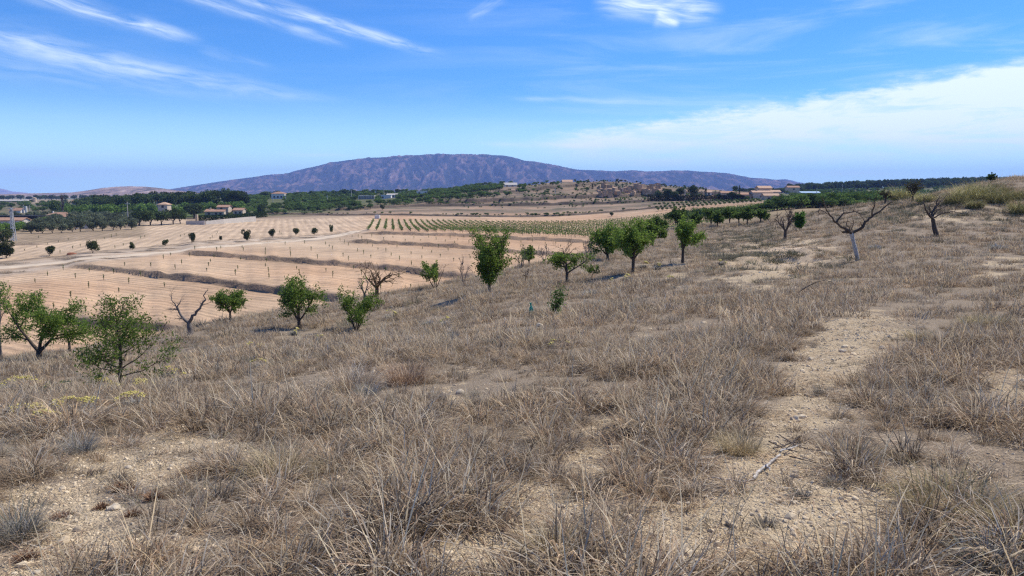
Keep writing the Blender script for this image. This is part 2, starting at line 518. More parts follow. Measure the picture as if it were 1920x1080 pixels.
class MB:
    """collects boxes, prisms and quads into one mesh"""
    def __init__(self):
        self.v = []; self.f = []
    def quad(self, *pts):
        n = len(self.v); self.v += [tuple(p) for p in pts]; self.f.append(tuple(range(n, n + len(pts))))
    def box(self, x0, x1, y0, y1, z0, z1):
        n = len(self.v)
        self.v += [(x0, y0, z0), (x1, y0, z0), (x1, y1, z0), (x0, y1, z0), (x0, y0, z1), (x1, y0, z1), (x1, y1, z1), (x0, y1, z1)]
        self.f += [tuple(n + i for i in q) for q in ((0, 3, 2, 1), (4, 5, 6, 7), (0, 1, 5, 4), (1, 2, 6, 5), (2, 3, 7, 6), (3, 0, 4, 7))]
        return self
    def gable(self, x0, x1, y0, y1, z0, rise, over=0.4, th=0.18):
        """two roof slabs, ridge along x"""
        ym = (y0 + y1) / 2
        for s in (-1, 1):
            ye = (y0 - over) if s < 0 else (y1 + over)
            zr = z0 + rise; ze = z0 - rise * over / ((y1 - y0) / 2)
            a = [(x0 - over, ye, ze), (x1 + over, ye, ze), (x1 + over, ym, zr), (x0 - over, ym, zr)]
            n = len(self.v)
            self.v += a + [(p[0], p[1], p[2] + th) for p in a]
            fs = ((0, 3, 2, 1), (4, 5, 6, 7), (0, 1, 5, 4), (1, 2, 6, 5), (2, 3, 7, 6), (3, 0, 4, 7))
            self.f += [tuple(n + i for i in q) for q in fs]
        return self
    def gable_wall(self, x0, x1, y0, y1, z0, rise):
        ym = (y0 + y1) / 2; n = len(self.v)
        self.v += [(x0, y0, z0), (x0, y1, z0), (x0, ym, z0 + rise), (x1, y0, z0), (x1, y1, z0), (x1, ym, z0 + rise)]
        self.f += [(n, n + 2, n + 1), (n + 3, n + 4, n + 5), (n, n + 3, n + 5, n + 2), (n + 1, n + 2, n + 5, n + 4)]
        return self
    def hip(self, x0, x1, y0, y1, z0, rise, over=0.4):
        x0 -= over; x1 += over; y0 -= over; y1 += over
        ym = (y0 + y1) / 2; hw = min((y1 - y0) / 2, (x1 - x0) / 2 - 0.2); n = len(self.v)
        self.v += [(x0, y0, z0), (x1, y0, z0), (x1, y1, z0), (x0, y1, z0), (x0, y0, z0 + .15), (x1, y0, z0 + .15), (x1, y1, z0 + .15), (x0, y1, z0 + .15),
                   (x0 + hw, ym, z0 + rise), (x1 - hw, ym, z0 + rise)]
        self.f += [tuple(n + i for i in q) for q in ((0, 3, 2, 1), (0, 1, 5, 4), (1, 2, 6, 5), (2, 3, 7, 6), (3, 0, 4, 7), (4, 5, 9, 8), (5, 6, 9), (6, 7, 8, 9), (7, 4, 8))]
        return self
    def cyl(self, cx, cy, r, z0, z1, n=10, r1=None):
        r1 = r if r1 is None else r1; b = len(self.v)
        for k in range(n):
            a = 2 * PI * k / n; self.v.append((cx + r * math.cos(a), cy + r * math.sin(a), z0))
        for k in range(n):
            a = 2 * PI * k / n; self.v.append((cx + r1 * math.cos(a), cy + r1 * math.sin(a), z1))
        for k in range(n):
            self.f.append((b + k, b + (k + 1) % n, b + n + (k + 1) % n, b + n + k))
        self.f.append(tuple(b + n + k for k in range(n))); self.f.append(tuple(b + n - 1 - k for k in range(n)))
        return self
    def bar(self, p, q, r, n=4):
        p, q = Vector(p), Vector(q); d = (q - p).normalized()
        a = d.orthogonal().normalized(); c = d.cross(a); b = len(self.v)
        for e in (p, q):
            for k in range(n):
                t_ = 2 * PI * k / n; self.v.append(tuple(e + a * (r * math.cos(t_)) + c * (r * math.sin(t_))))
        for k in range(n):
            self.f.append((b + k, b + (k + 1) % n, b + n + (k + 1) % n, b + n + k))
        return self
    def mesh(self, name, m):
        me = bpy.data.meshes.new(name); me.from_pydata(self.v, [], self.f); me.update()
        me.materials.append(m); return me
    def build(self, name, m, parent=None, **kw):
        return link(name, self.mesh(name, m), parent, **kw)

# ----------------------------------------------------------------- materials
def plain_mat(name, col, rough=0.85, var=0.15, scale=3.0, bump=0.0):
    m, t, out = new_mat(name)
    b = t.node('ShaderNodeBsdfPrincipled')
    tc = t.node('ShaderNodeTexCoord')
    n = t.noise(tc.outputs['Object'], scale, 6, 0.65)
    lo = tuple(c * (1 - var) for c in col) + (1,)
    hi = tuple(min(1, c * (1 + var)) for c in col) + (1,)
    t.l.new(t.mix(t.smooth(n, 0.3, 0.7), lo, hi), b.inputs['Base Color'])
    b.inputs['Roughness'].default_value = rough
    b.inputs['Specular IOR Level'].default_value = 0.2
    if bump:
        bp = t.node('ShaderNodeBump'); bp.inputs['Strength'].default_value = bump
        t.l.new(n, bp.inputs['Height']); t.l.new(bp.outputs[0], b.inputs['Normal'])
    t.l.new(b.outputs[0], out.inputs[0])
    return m

def plant_mat(name, trans=0.3, obj_var=0.25, gain=1.0, rough=0.75, tint=None):
    """colour comes from the point attribute 'col' of each leaf or blade, varied from plant to plant"""
    m, t, out = new_mat(name)
    a = t.attr('col')
    oi = t.node('ShaderNodeObjectInfo')
    g = t.math('MULTIPLY', t.smooth(oi.outputs['Random'], 0, 1, 1 - obj_var, 1 + obj_var), gain)
    c = t.mix(1.0, a.outputs['Color'], t.comb(g, g, g), 'MULTIPLY')
    if tint:
        f = t.math('FRACT', t.math('MULTIPLY', oi.outputs['Random'], 7.31))
        c = t.mix(t.smooth(f, 0.45, 1.0, 0, 0.6), c, t.mix(1.0, c, (*tint, 1), 'MULTIPLY'))
    d = t.node('ShaderNodeBsdfDiffuse'); t.l.new(c, d.inputs['Color'])
    if trans > 0:
        tr = t.node('ShaderNodeBsdfTranslucent'); t.l.new(c, tr.inputs['Color'])
        mx = t.node('ShaderNodeMixShader'); mx.inputs[0].default_value = trans
        t.l.new(d.outputs[0], mx.inputs[1]); t.l.new(tr.outputs[0], mx.inputs[2])
        t.l.new(mx.outputs[0], out.inputs[0])
    else:
        t.l.new(d.outputs[0], out.inputs[0])
    return m

def hillside_mat():
    m, t, out = new_mat("stony_soil")
    b = t.node('ShaderNodeBsdfPrincipled')
    geo = t.node('ShaderNodeNewGeometry'); pos = geo.outputs['Position']
    a = t.attr('cover')
    cov = a.outputs['Fac']
    n1 = t.noise(pos, 0.8, 6, 0.6); n2 = t.noise(pos, 14, 6, 0.7); n3 = t.noise(pos, 60, 4, 0.6)
    vor = t.node('ShaderNodeTexVoronoi'); vor.inputs['Scale'].default_value = 34; t.l.new(pos, vor.inputs['Vector'])
    vor2 = t.node('ShaderNodeTexVoronoi'); vor2.inputs['Scale'].default_value = 85; t.l.new(pos, vor2.inputs['Vector'])
    soil = t.mix(t.smooth(n1, 0.3, 0.7), (0.56, 0.43, 0.265, 1), (0.66, 0.53, 0.35, 1))
    soil = t.mix(t.smooth(n2, 0.35, 0.75, 0, 0.8), soil, (0.33, 0.25, 0.165, 1))
    soil = t.mix(t.smooth(vor.outputs['Distance'], 0.25, 0.02, 0, 0.5), soil, (0.64, 0.54, 0.41, 1))
    soil = t.mix(t.smooth(vor2.outputs['Distance'], 0.35, 0.65, 0, 0.5), soil, (0.25, 0.19, 0.125, 1))
    litter = t.mix(t.smooth(n3, 0.35, 0.65), (0.17, 0.135, 0.10, 1), (0.32, 0.25, 0.18, 1))
    pat = t.smooth(t.math('ADD', cov, t.math('MULTIPLY', t.math('SUBTRACT', n2, 0.5), 0.8)), 0.25, 0.75, 0, 0.85)
    c = t.mix(pat, soil, litter)
    red = t.attr('red').outputs['Fac']
    c = t.mix(t.math('MULTIPLY', red, 0.8), c, (0.60, 0.45, 0.31, 1))
    t.l.new(c, b.inputs['Base Color'])
    b.inputs['Roughness'].default_value = 0.95
    b.inputs['Specular IOR Level'].default_value = 0.1
    h = t.math('ADD', t.math('MULTIPLY', n2, 0.6), t.math('ADD', t.math('MULTIPLY', vor.outputs['Distance'], -0.5), t.math('MULTIPLY', n3, 0.35)))
    h = t.math('ADD', h, t.math('MULTIPLY', vor2.outputs['Distance'], -0.4))
    bp = t.node('ShaderNodeBump'); bp.inputs['Strength'].default_value = 0.9; bp.inputs['Distance'].default_value = 0.03
    t.l.new(h, bp.inputs['Height']); t.l.new(bp.outputs[0], b.inputs['Normal'])
    t.l.new(b.outputs[0], out.inputs[0])
    return m

def valley_mat():
    m, t, out = new_mat("field_soil")
    b = t.node('ShaderNodeBsdfPrincipled')
    geo = t.node('ShaderNodeNewGeometry'); pos = geo.outputs['Position']
    col = t.attr('col').outputs['Color']
    till = t.attr('till').outputs['Fac']
    till2 = t.attr('till2').outputs['Fac']
    n1 = t.noise(pos, 0.06, 5, 0.6); n2 = t.noise(pos, 0.6, 5, 0.65); n3 = t.noise(pos, 3.0, 3, 0.6)
    # furrows: long ridges parallel to the banks / across the far left field
    def furrow(ang, period, seed):
        s, c = math.sin(ang), math.cos(ang)
        sep = t.node('ShaderNodeSeparateXYZ'); t.l.new(pos, sep.inputs[0])
        u = t.math('ADD', t.math('MULTIPLY', sep.outputs[0], -s), t.math('MULTIPLY', sep.outputs[1], c))
        v = t.math('ADD', t.math('MULTIPLY', sep.outputs[0], c), t.math('MULTIPLY', sep.outputs[1], s))
        stret = t.comb(t.math('MULTIPLY', v, 0.05), t.math('MULTIPLY', u, 1.0 / period), seed)
        n = t.noise(stret, 1.0, 4, 0.6)
        lin = t.math('SINE', t.math('MULTIPLY', t.math('ADD', u, t.math('MULTIPLY', n, period * 0.9)), 2 * PI / period))
        return t.math('ADD', t.math('MULTIPLY', lin, 0.10), n)
    f1 = furrow(R(-31), 1.35, 1.0)
    f2 = furrow(R(107), 2.6, 5.0)
    ff = t.math('ADD', t.math('MULTIPLY', f1, till), t.math('MULTIPLY', f2, till2))
    g = t.math('ADD', t.smooth(n1, 0.3, 0.7, 0.82, 1.10), t.math('MULTIPLY', t.math('SUBTRACT', n2, 0.5), 0.8))
    g = t.math('MULTIPLY', g, t.smooth(ff, 0.25, 0.75, 0.80, 1.14))
    c = t.mix(1.0, col, t.comb(g, g, g), 'MULTIPLY')
    warm = t.smooth(n2, 0.45, 0.8, 0.0, 0.35)
    c = t.mix(t.math('MULTIPLY', warm, t.math('MAXIMUM', till, till2)), c, (0.45, 0.27, 0.155, 1))
    t.l.new(c, b.inputs['Base Color'])
    b.inputs['Roughness'].default_value = 0.95
    b.inputs['Specular IOR Level'].default_value = 0.1
    h = t.math('ADD', t.math('MULTIPLY', ff, 1.0), t.math('ADD', t.math('MULTIPLY', n2, 0.6), t.math('MULTIPLY', n3, 0.35)))
    bp = t.node('ShaderNodeBump'); bp.inputs['Strength'].default_value = 0.8; bp.inputs['Distance'].default_value = 0.40
    t.l.new(h, bp.inputs['Height']); t.l.new(bp.outputs[0], b.inputs['Normal'])
    t.l.new(b.outputs[0], out.inputs[0])
    return m

def mountain_mat(name, scrub, rock, s, thr=(0.45, 0.62), pale=(0.5, 0.42, 0.34)):
    m, t, out = new_mat(name)
    b = t.node('ShaderNodeBsdfPrincipled')
    geo = t.node('ShaderNodeNewGeometry'); pos = geo.outputs['Position']
    stretched = t.vscale(pos, (1.3, 0.45, 0.9))
    n1 = t.noise(stretched, s, 9, 0.68, 0.6); n2 = t.noise(pos, s * 4.3, 6, 0.7); n0 = t.noise(pos, s * 0.25, 3, 0.5)
    cav = t.attr('ridge').outputs['Fac']
    f = t.math('ADD', n1, t.math('ADD', t.math('MULTIPLY', cav, 0.16), t.math('MULTIPLY', t.math('SUBTRACT', n0, 0.5), 0.25)))
    f = t.math('ADD', f, t.math('MULTIPLY', t.math('SUBTRACT', n2, 0.5), 0.22))
    c = t.mix(t.smooth(f, thr[0], thr[1]), (*scrub, 1), (*rock, 1))
    c = t.mix(t.smooth(f, thr[1] + 0.03, thr[1] + 0.13), c, (*pale, 1))
    t.l.new(c, b.inputs['Base Color'])
    b.inputs['Roughness'].default_value = 1.0
    b.inputs['Specular IOR Level'].default_value = 0.0
    bp = t.node('ShaderNodeBump'); bp.inputs['Strength'].default_value = 1.0; bp.inputs['Distance'].default_value = 0.12 / s
    t.l.new(n1, bp.inputs['Height']); t.l.new(bp.outputs[0], b.inputs['Normal'])
    t.l.new(b.outputs[0], out.inputs[0])
    return m

M = {}
M['grass'] = plant_mat("dry_grass_blades", 0.36, 0.30, 1.0, tint=(1.10, 0.97, 0.80))
M['scrub'] = plant_mat("grey_scrub_twigs", 0.15, 0.25)
M['leaf'] = plant_mat("almond_leaves", 0.52, 0.15)
M['farleaf'] = plant_mat("distant_foliage", 0.25, 0.32)
M['bark'] = plain_mat("dark_bark", (0.085, 0.065, 0.052), 0.95, 0.4, 25, 0.6)
M['greybark'] = plain_mat("weathered_grey_bark", (0.15, 0.13, 0.118), 0.95, 0.45, 20, 0.6)
M['palebark'] = plain_mat("bleached_dead_wood", (0.42, 0.39, 0.36), 0.9, 0.40, 18, 0.5)
M['brownbark'] = plain_mat("lichen_brown_bark", (0.13, 0.085, 0.045), 0.95, 0.4, 20, 0.5)
M['stone'] = plain_mat("limestone", (0.50, 0.42, 0.31), 0.9, 0.25, 9, 0.6)
M['pebble'] = plain_mat("gravel_stone", (0.47, 0.38, 0.265), 0.9, 0.35, 2, 0.0)
M['flower'] = plain_mat("yellow_flower_heads", (0.47, 0.40, 0.13), 0.8, 0.2, 30)
M['white'] = plain_mat("white_render", (0.66, 0.63, 0.58), 0.9, 0.06, 1)
M['cream'] = plain_mat("cream_render", (0.52, 0.43, 0.34), 0.9, 0.08, 1)
M['sand'] = plain_mat("sandstone_wall", (0.52, 0.40, 0.28), 0.9, 0.15, 1.5, 0.2)
M['tile'] = plain_mat("terracotta_tile", (0.38, 0.225, 0.15), 0.9, 0.25, 2.0, 0.3)
M['paletile'] = plain_mat("sun_bleached_tile", (0.50, 0.33, 0.22), 0.9, 0.2, 2.0, 0.3)
M['glass'] = plain_mat("dark_window_glass", (0.03, 0.035, 0.045), 0.15, 0.2, 1)
M['frame'] = plain_mat("window_frame", (0.30, 0.26, 0.22), 0.7, 0.1, 1)
M['metal'] = plain_mat("galvanised_metal", (0.36, 0.38, 0.40), 0.5, 0.1, 3)
M['concrete'] = plain_mat("concrete_wall", (0.48, 0.44, 0.39), 0.9, 0.12, 1.2, 0.1)
M['net'] = plain_mat("dark_netting", (0.018, 0.018, 0.02), 0.9, 0.2, 3)
M['blue'] = plain_mat("pale_blue_sheet", (0.35, 0.48, 0.62), 0.7, 0.1, 1)
M['teal'] = plain_mat("teal_plastic", (0.02, 0.28, 0.20), 0.45, 0.2, 20)
M['rust'] = plain_mat("rusty_soil", (0.28, 0.11, 0.06), 0.9, 0.25, 3)
M['crag'] = plain_mat("orange_crag", (0.44, 0.30, 0.19), 0.95, 0.35, 0.35, 0.8)
M['track'] = plain_mat("track_dust", (0.53, 0.43, 0.315), 0.95, 0.15, 0.4, 0.3)

# ----------------------------------------------------------------- ground meshes
def polar(az, rr, fn):
    A, Rr = np.meshgrid(az, rr, indexing='ij')
    x = np.sin(A) * Rr; y = np.cos(A) * Rr
    z = fn(x, y)
    na, nr = A.shape
    idx = np.arange(na * nr).reshape(na, nr)
    F = np.stack([idx[:-1, :-1], idx[:-1, 1:], idx[1:, 1:], idx[1:, :-1]], -1).reshape(-1, 4)
    F = F[:, ::-1]
    return x.ravel(), y.ravel(), z.ravel(), F[:, ::-1] if False else F

BARE = [(1620, 620, 90, 26, .95), (1600, 650, 110, 34, 1), (1560, 705, 100, 45, 1), (1510, 775, 120, 50, 1), (1440, 855, 150, 52, .85), (1530, 960, 230, 70, .9), (1400, 1040, 220, 60, .8),
        (1650, 1050, 120, 40, .7), (1080, 868, 60, 52, .9), (980, 950, 75, 60, .9), (850, 1040, 130, 45, .9), (1150, 800, 60, 30, .85),
        (1220, 1000, 120, 60, .7), (230, 880, 120, 50, .7), (120, 965, 140, 50, .85), (250, 1020, 180, 34, .9), (60, 1065, 90, 30, .8), (360, 830, 90, 28, .7),
        (1880, 500, 60, 12, .9), (1895, 745, 45, 60, .75), (1740, 880, 110, 30, .55), (1490, 484, 95, 28, 1), (1430, 514, 80, 24, 1), (1545, 489, 55, 9, 1), (1465, 462, 40, 10, .9),
        (860, 735, 28, 12, .9), (440, 855, 70, 16, .6), (870, 690, 40, 14, .5), (1230, 640, 30, 14, .6), (1850, 410, 90, 16, .5), (1720, 388, 70, 8, .6),
        (1240, 505, 40, 8, .7), (1280, 525, 50, 8, .6), (1400, 465, 60, 25, .45), (1640, 770, 60, 30, .5), (20, 800, 40, 10, .8)]
def bare_mask(x, y, z):
    px, py, f = project(x, y, z)
    m = np.zeros_like(px)
    n = fbm(x * 1.1, y * 1.1, 4, 77) * 0.55 + fbm(x * 0.35, y * 0.35, 3, 55) * 0.3
    wx_ = px + 1.5 * f / np.maximum(f, 1) * 60 * fbm(x * 0.9 + 40, y * 0.9, 4, 201)
    wy_ = py + 45 * fbm(x * 0.9, y * 0.9 + 31, 4, 203)
    px0, py0 = px, py
    px, py = wx_, wy_
    for cx, cy_, rx, ry, s in BARE:
        d = ((px - cx) / rx) ** 2 + ((py - cy_) / ry) ** 2
        m = np.maximum(m, s * np.clip(1.35 - d * 0.95 + n * 1.3, 0, 1))
    px, py = px0, py0
    g = np.clip((fbm(x * 0.55, y * 0.55, 4, 99) - 0.50) * 4, 0, 1) * 0.6
    m = np.maximum(m, g)
    # thin, open scrub on the bank at the right of the trees and on the shoulder at the far right
    sc = np.exp(-((px - 1400) / 90.0) ** 2 - ((py - 465) / 40.0) ** 2)
    sc = np.maximum(sc, np.exp(-((px - 1800) / 130.0) ** 2 - ((py - 400) / 22.0) ** 2))
    m = np.maximum(m, np.clip(sc * (0.50 + 1.5 * fbm(x * 0.8, y * 0.5, 3, 13)), 0, 0.95))
    return np.clip(m, 0, 1)

az = np.concatenate([np.radians(np.arange(-180, -50, 3.0)), np.radians(np.arange(-50, 50, 0.22)), np.radians(np.arange(50, 180.1, 3.0))])
rr = np.geomspace(0.4, 195, 470)
x, y, z, F = polar(az, rr, Hgt)
cover = 1 - bare_mask(x, y, z)
px_, py_, _ = project(x, y, z)
red = np.exp(-((px_ - 1480) / 75.0) ** 2 - ((py_ - 478) / 26.0) ** 2) * 0.8
red[np.hypot(x, y) < 25] = 0
V = np.stack([x, y, z], 1)
me = mesh_np("hillside", V, F, [hillside_mat()], True, {'cover': ('FLOAT', cover), 'red': ('FLOAT', red)})
link("hillside", me, kind="structure")

# valley floor colours
def valley_colors(x, y, z):
    px, py, f = project(x, y, z)
    r = np.hypot(x, y)
    n = len(x)
    tan = np.array([0.47, 0.305, 0.185]); pale = np.array([0.51, 0.385, 0.26]); scrubc = np.array([0.25, 0.185, 0.125])
    dry = np.array([0.20, 0.155, 0.115]); redc = np.array([0.42, 0.26, 0.165]); green = np.array([0.10, 0.13, 0.045]); dark = np.array([0.07, 0.075, 0.04])
    C = np.tile(tan, (n, 1))
    def lerp(c, m):
        nonlocal C
        C = C * (1 - m[:, None]) + c * m[:, None]
    nz = fbm(x / 30, y / 30, 4, 61)
    lerp(pale, sstep(140, 190, r) * (1 - sstep(600, 760, px)) * 0.85)
    lerp(pale, np.clip(0.3 + nz, 0, 0.6))
    till = ((r < 380) & (px < 1260)).astype(float) * (1 - 0.0 * r)
    # behind the fields
    far = sstep(385, 410, r)
    terr = 0.5 + 0.5 * np.sin(r / 9.0 + nz * 3)
    lerp(np.array([0.37, 0.27, 0.185]), far)
    lerp(scrubc, far * np.clip(terr * 0.7, 0, 1))
    # green ground under groves
    lerp(green, sstep(400 + np.clip(px - 620, 0, 400) * 0.35, 440 + np.clip(px - 620, 0, 400) * 0.35, r) * (1 - sstep(860, 960, px)) * 0.85)
    lerp(green, (px > 1230) * sstep(150, 175, r) * (1 - sstep(330, 350, r)) * sstep(1290, 1400, px) * 0.35)
    lerp(scrubc, sstep(880, 960, px) * (1 - sstep(1280, 1330, px)) * sstep(470, 530, r) * 0.85)
    pt = fbm(x / 14, y / 14, 4, 67)
    lerp(np.array([0.13, 0.125, 0.075]), sstep(395, 430, r) * np.clip(pt * 2.4, 0, 0.85) * sstep(640, 720, px))
    lerp(np.array([0.46, 0.30, 0.19]), sstep(395, 430, r) * np.clip(-pt * 2.0 - 0.35, 0, 0.7) * sstep(640, 720, px))
    lerp(green, (px > 1460) * sstep(420, 560, r) * 0.75)
    # left groves
    lerp(green * 1.2, (1 - sstep(440, 480, px)) * sstep(400, 440, r) * 0.8)
    olive = (1 - sstep(262, 285, px)) * sstep(214, 222, r - (px - 60) * 0.10)
    lerp(np.array([0.22, 0.17, 0.11]), olive * 0.7)
    lerp(np.array([0.40, 0.30, 0.20]), (1 - sstep(280, 330, px)) * sstep(1000, 1100, r) * 0.8)
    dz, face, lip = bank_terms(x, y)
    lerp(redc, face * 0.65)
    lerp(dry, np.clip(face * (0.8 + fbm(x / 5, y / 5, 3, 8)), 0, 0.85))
    lerp(np.array([0.085, 0.068, 0.05]), face * sstep(330, 380, r) * 0.9)  # far bank faces darkened in colour, painting in the shade they lie in
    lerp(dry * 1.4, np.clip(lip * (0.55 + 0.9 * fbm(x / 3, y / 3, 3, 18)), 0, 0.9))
    # strips of scrub beside the track
    tx = np.array([-60, 0, 130, 250, 400, 480, 600, 660, 720]); ty = np.array([508, 503, 490, 478, 463, 456, 448, 437, 430])
    wx = []; wy = []
    for a, b_ in zip(tx, ty):
        q = on_plane(a, b_); wx.append(math.atan2(*q)); wy.append(math.hypot(*q))
    s = r - np.interp(np.arctan2(x, y), wx, wy)
    side = (np.exp(-((s - 8) / 6.0) ** 2) + np.exp(-((s + 7) / 4.5) ** 2)) * (px < 690)
    lerp(np.array([0.62, 0.50, 0.38]), np.clip(side, 0, 1) * 0.8)
    lerp(np.array([0.17, 0.135, 0.10]), np.clip(side * np.clip(fbm(x / 4, y / 4, 4, 28) * 3.2, 0, 1), 0, 0.85))
    edge = np.exp(-((s - 16 - 4 * (px / 600)) / 1.6) ** 2) * (px < 640)
    lerp(np.array([0.15, 0.12, 0.09]), np.clip(edge * 0.8, 0, 0.8))
    tfar = (1 - np.clip(face + lip + side, 0, 1))
    left = (s > 14) & (px < 700)
    t1 = till * tfar * (~left); t2 = till * tfar * left
    return C, t1, t2

az = np.radians(np.arange(-47, 44, 0.19))
rr = np.concatenate([np.geomspace(42, 340, 440), np.arange(341, 620, 1.0), np.geomspace(621, 2500, 150)])
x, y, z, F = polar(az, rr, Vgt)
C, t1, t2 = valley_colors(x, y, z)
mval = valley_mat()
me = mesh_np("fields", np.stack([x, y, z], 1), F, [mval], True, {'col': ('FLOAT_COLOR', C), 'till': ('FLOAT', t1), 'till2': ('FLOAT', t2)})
link("fields", me, kind="structure")

# the far plain, one sheet out past the mountains
m, t, out = new_mat("far_plain")
b = t.node('ShaderNodeBsdfPrincipled'); geo = t.node('ShaderNodeNewGeometry')
q = t.vscale(geo.outputs['Position'], (0.0012, 0.0035, 0.001))
n1 = t.noise(q, 1.0, 5, 0.6); n2 = t.noise(q, 7.0, 4, 0.6)
c = t.mix(t.smooth(n1, 0.42, 0.55), (0.07, 0.095, 0.045, 1), (0.40, 0.29, 0.19, 1))
c = t.mix(t.smooth(n2, 0.5, 0.65, 0, 0.8), c, (0.06, 0.08, 0.04, 1))
t.l.new(c, b.inputs['Base Color']); b.inputs['Roughness'].default_value = 1; t.l.new(b.outputs[0], out.inputs[0])
az = np.radians(np.linspace(-180, 180, 181)); rr = np.array([190.0, 600, 1200, 2500, 5000, 9000, 14500])
x, y, z, F = polar(az, rr, lambda a, b_: np.full_like(a, -14.2 + EYE - 0.0) - 3.0 * (np.hypot(a, b_) < 1100))
link("plain", mesh_np("plain", np.stack([x, y, z], 1), F, [m]), kind="structure")

# dirt track
tp = [(-60, 508), (0, 503), (130, 490), (250, 478), (400, 463), (480, 456), (560, 451), (610, 446), (650, 439), (668, 433)]
pts = []
for a, b_ in tp:
    h_ = hit(a, b_, 'V'); pts.append((h_.x, h_.y))
pts = np.array(pts)
seg = np.concatenate([[0], np.cumsum(np.hypot(*np.diff(pts, axis=0).T))])
s_ = np.linspace(0, seg[-1], 160)
cxp = np.interp(s_, seg, pts[:, 0]); cyp = np.interp(s_, seg, pts[:, 1])
tx_, ty_ = np.gradient(cxp), np.gradient(cyp); ln = np.hypot(tx_, ty_); nx, ny = -ty_ / ln, tx_ / ln
Vt = []
for k, o in enumerate((-2.3, -1.6, -0.8, 0, 0.8, 1.6, 2.3)):
    j = 0.25 * fbm(s_ / 6, s_ * 0 + k, 3, 70 + k) * (k in (0, 6))
    X, Yy = cxp + nx * (o + j), cyp + ny * (o + j)
    zz = Vgt(X, Yy) + (0.10 if k not in (0, 6) else -0.08) - 0.04 * (k in (2, 4))
    Vt.append(np.stack([X, Yy, zz], 1))
Vt = np.stack(Vt, 1)
idx = np.arange(160 * 7).reshape(160, 7)
F = np.stack([idx[:-1, :-1], idx[1:, :-1], idx[1:, 1:], idx[:-1, 1:]], -1).reshape(-1, 4)
link("dirt_track", mesh_np("dirt_track", Vt.reshape(-1, 3), F, [M['track']], True), kind="structure")

# ----------------------------------------------------------------- mountains
def ridge(name, prof, dist, front, back, mat, base=-13.0, amp=0.18, nu=620, nv=110, gull=9.0, seed=0, crest_n=0.012):
    pxs = np.array([p[0] for p in prof], float); pys = np.array([p[1] for p in prof], float)
    u = np.linspace(pxs[0], pxs[-1], nu)
    k = np.linspace(0, 1, nv)
    U, K = np.meshgrid(u, k, indexing='ij')
    fpos = 0.70
    D = np.where(K < fpos, dist - front * (1 - K / fpos), dist + back * (K - fpos) / (1 - fpos))
    x = (U - 960) / FPX * D; y = D
    # skyline height at the crest line (eye level + angle)
    py = np.interp(u, pxs, pys)
    ker = np.hanning(9); ker /= ker.sum()
    py = np.convolve(np.pad(py, 4, mode='edge'), ker, 'valid')
    hs = np.array([P(a, b_, dist).z for a, b_ in zip(u, py)]) - base
    hs = np.maximum(hs, 0) * (1 + crest_n * fbm(u / 9, u * 0, 4, seed))
    kk = np.clip(K / fpos, 0, 1)
    prof_s = 0.35 * kk ** 1.1 + 0.65 * sstep(0.15, 1.0, kk)
    shp = np.where(K < fpos, prof_s, 1 - 0.9 * sstep(0, 1, (K - fpos) / (1 - fpos)))
    # gullies running down the slope plus broken ground
    g = 1 - np.abs(fbm(x / (front / gull) + 0.0004 * y, y / (front / gull * 4.0), 5, seed + 5, 0.55))
    g2 = 1 - np.abs(fbm(x / (front / gull / 3), y / (front / gull * 0.9), 5, seed + 9, 0.6))
    env = np.clip(4 * kk * (1 - kk), 0, 1) * (K < fpos) + 0.0
    rid = (g - 0.75) * 2 + (g2 - 0.75)
    z = base + hs[:, None] * (shp + amp * env * rid)
    z = z - (K <= 0) * 5 - (K >= 1) * 5
    idx = np.arange(nu * nv).reshape(nu, nv)
    F = np.stack([idx[:-1, :-1], idx[1:, :-1], idx[1:, 1:], idx[:-1, 1:]], -1).reshape(-1, 4)
    me = mesh_np(name, np.stack([x.ravel(), y.ravel(), z.ravel()], 1), F, [mat], True, {'ridge': ('FLOAT', rid.ravel())})
    return link(name, me, kind="structure")

mm = mountain_mat("mountain_rock", (0.026, 0.031, 0.030), (0.17, 0.115, 0.10), 0.012, (0.50, 0.68), (0.42, 0.33, 0.28))
ridge("mountain", [(240, 365), (300, 358), (330, 354), (360, 349), (400, 343), (450, 336), (500, 329), (540, 326), (570, 318), (600, 311), (625, 305), (650, 301),
                   (690, 296), (720, 295), (760, 292), (800, 290), (830, 289), (870, 290), (900, 290), (940, 291), (960, 294), (985, 302), (1010, 305), (1040, 310),
                   (1060, 314), (1080, 318), (1110, 319), (1150, 321), (1185, 319), (1215, 322), (1250, 320), (1290, 320), (1310, 322), (1340, 323), (1365, 326),
                   (1400, 333), (1440, 336), (1470, 339), (1490, 344), (1530, 351), (1600, 360), (1650, 365)],
      7800, 2300, 1500, mm, base=-16, seed=3, amp=0.24, gull=12, crest_n=0.006)
mb = mountain_mat("brown_hill_soil", (0.12, 0.10, 0.07), (0.30, 0.21, 0.16), 0.02, (0.40, 0.55), (0.42, 0.32, 0.25))
ridge("brown_hill", [(-60, 366), (40, 363), (90, 362), (140, 361), (170, 357), (200, 352), (225, 350), (250, 349), (280, 350), (310, 353), (335, 357), (380, 362), (430, 366)],
      3600, 700, 500, mb, base=-15, nu=260, nv=60, gull=6, seed=12, amp=0.10)
mf = mountain_mat("far_mountain_rock", (0.14, 0.11, 0.10), (0.34, 0.26, 0.22), 0.003, (0.4, 0.6))
ridge("far_mountain", [(-260, 350), (-150, 345), (-60, 350), (0, 353), (15, 354), (30, 359), (45, 360), (60, 362), (90, 366)], 12500, 1500, 800, mf, base=-16, nu=200, nv=50, seed=23)
ridge("far_mountain", [(1395, 352), (1420, 345), (1450, 337), (1470, 336), (1490, 341), (1510, 345), (1560, 352), (1620, 362)], 11000, 1500, 800, mm, base=-16, nu=200, nv=50, seed=29)
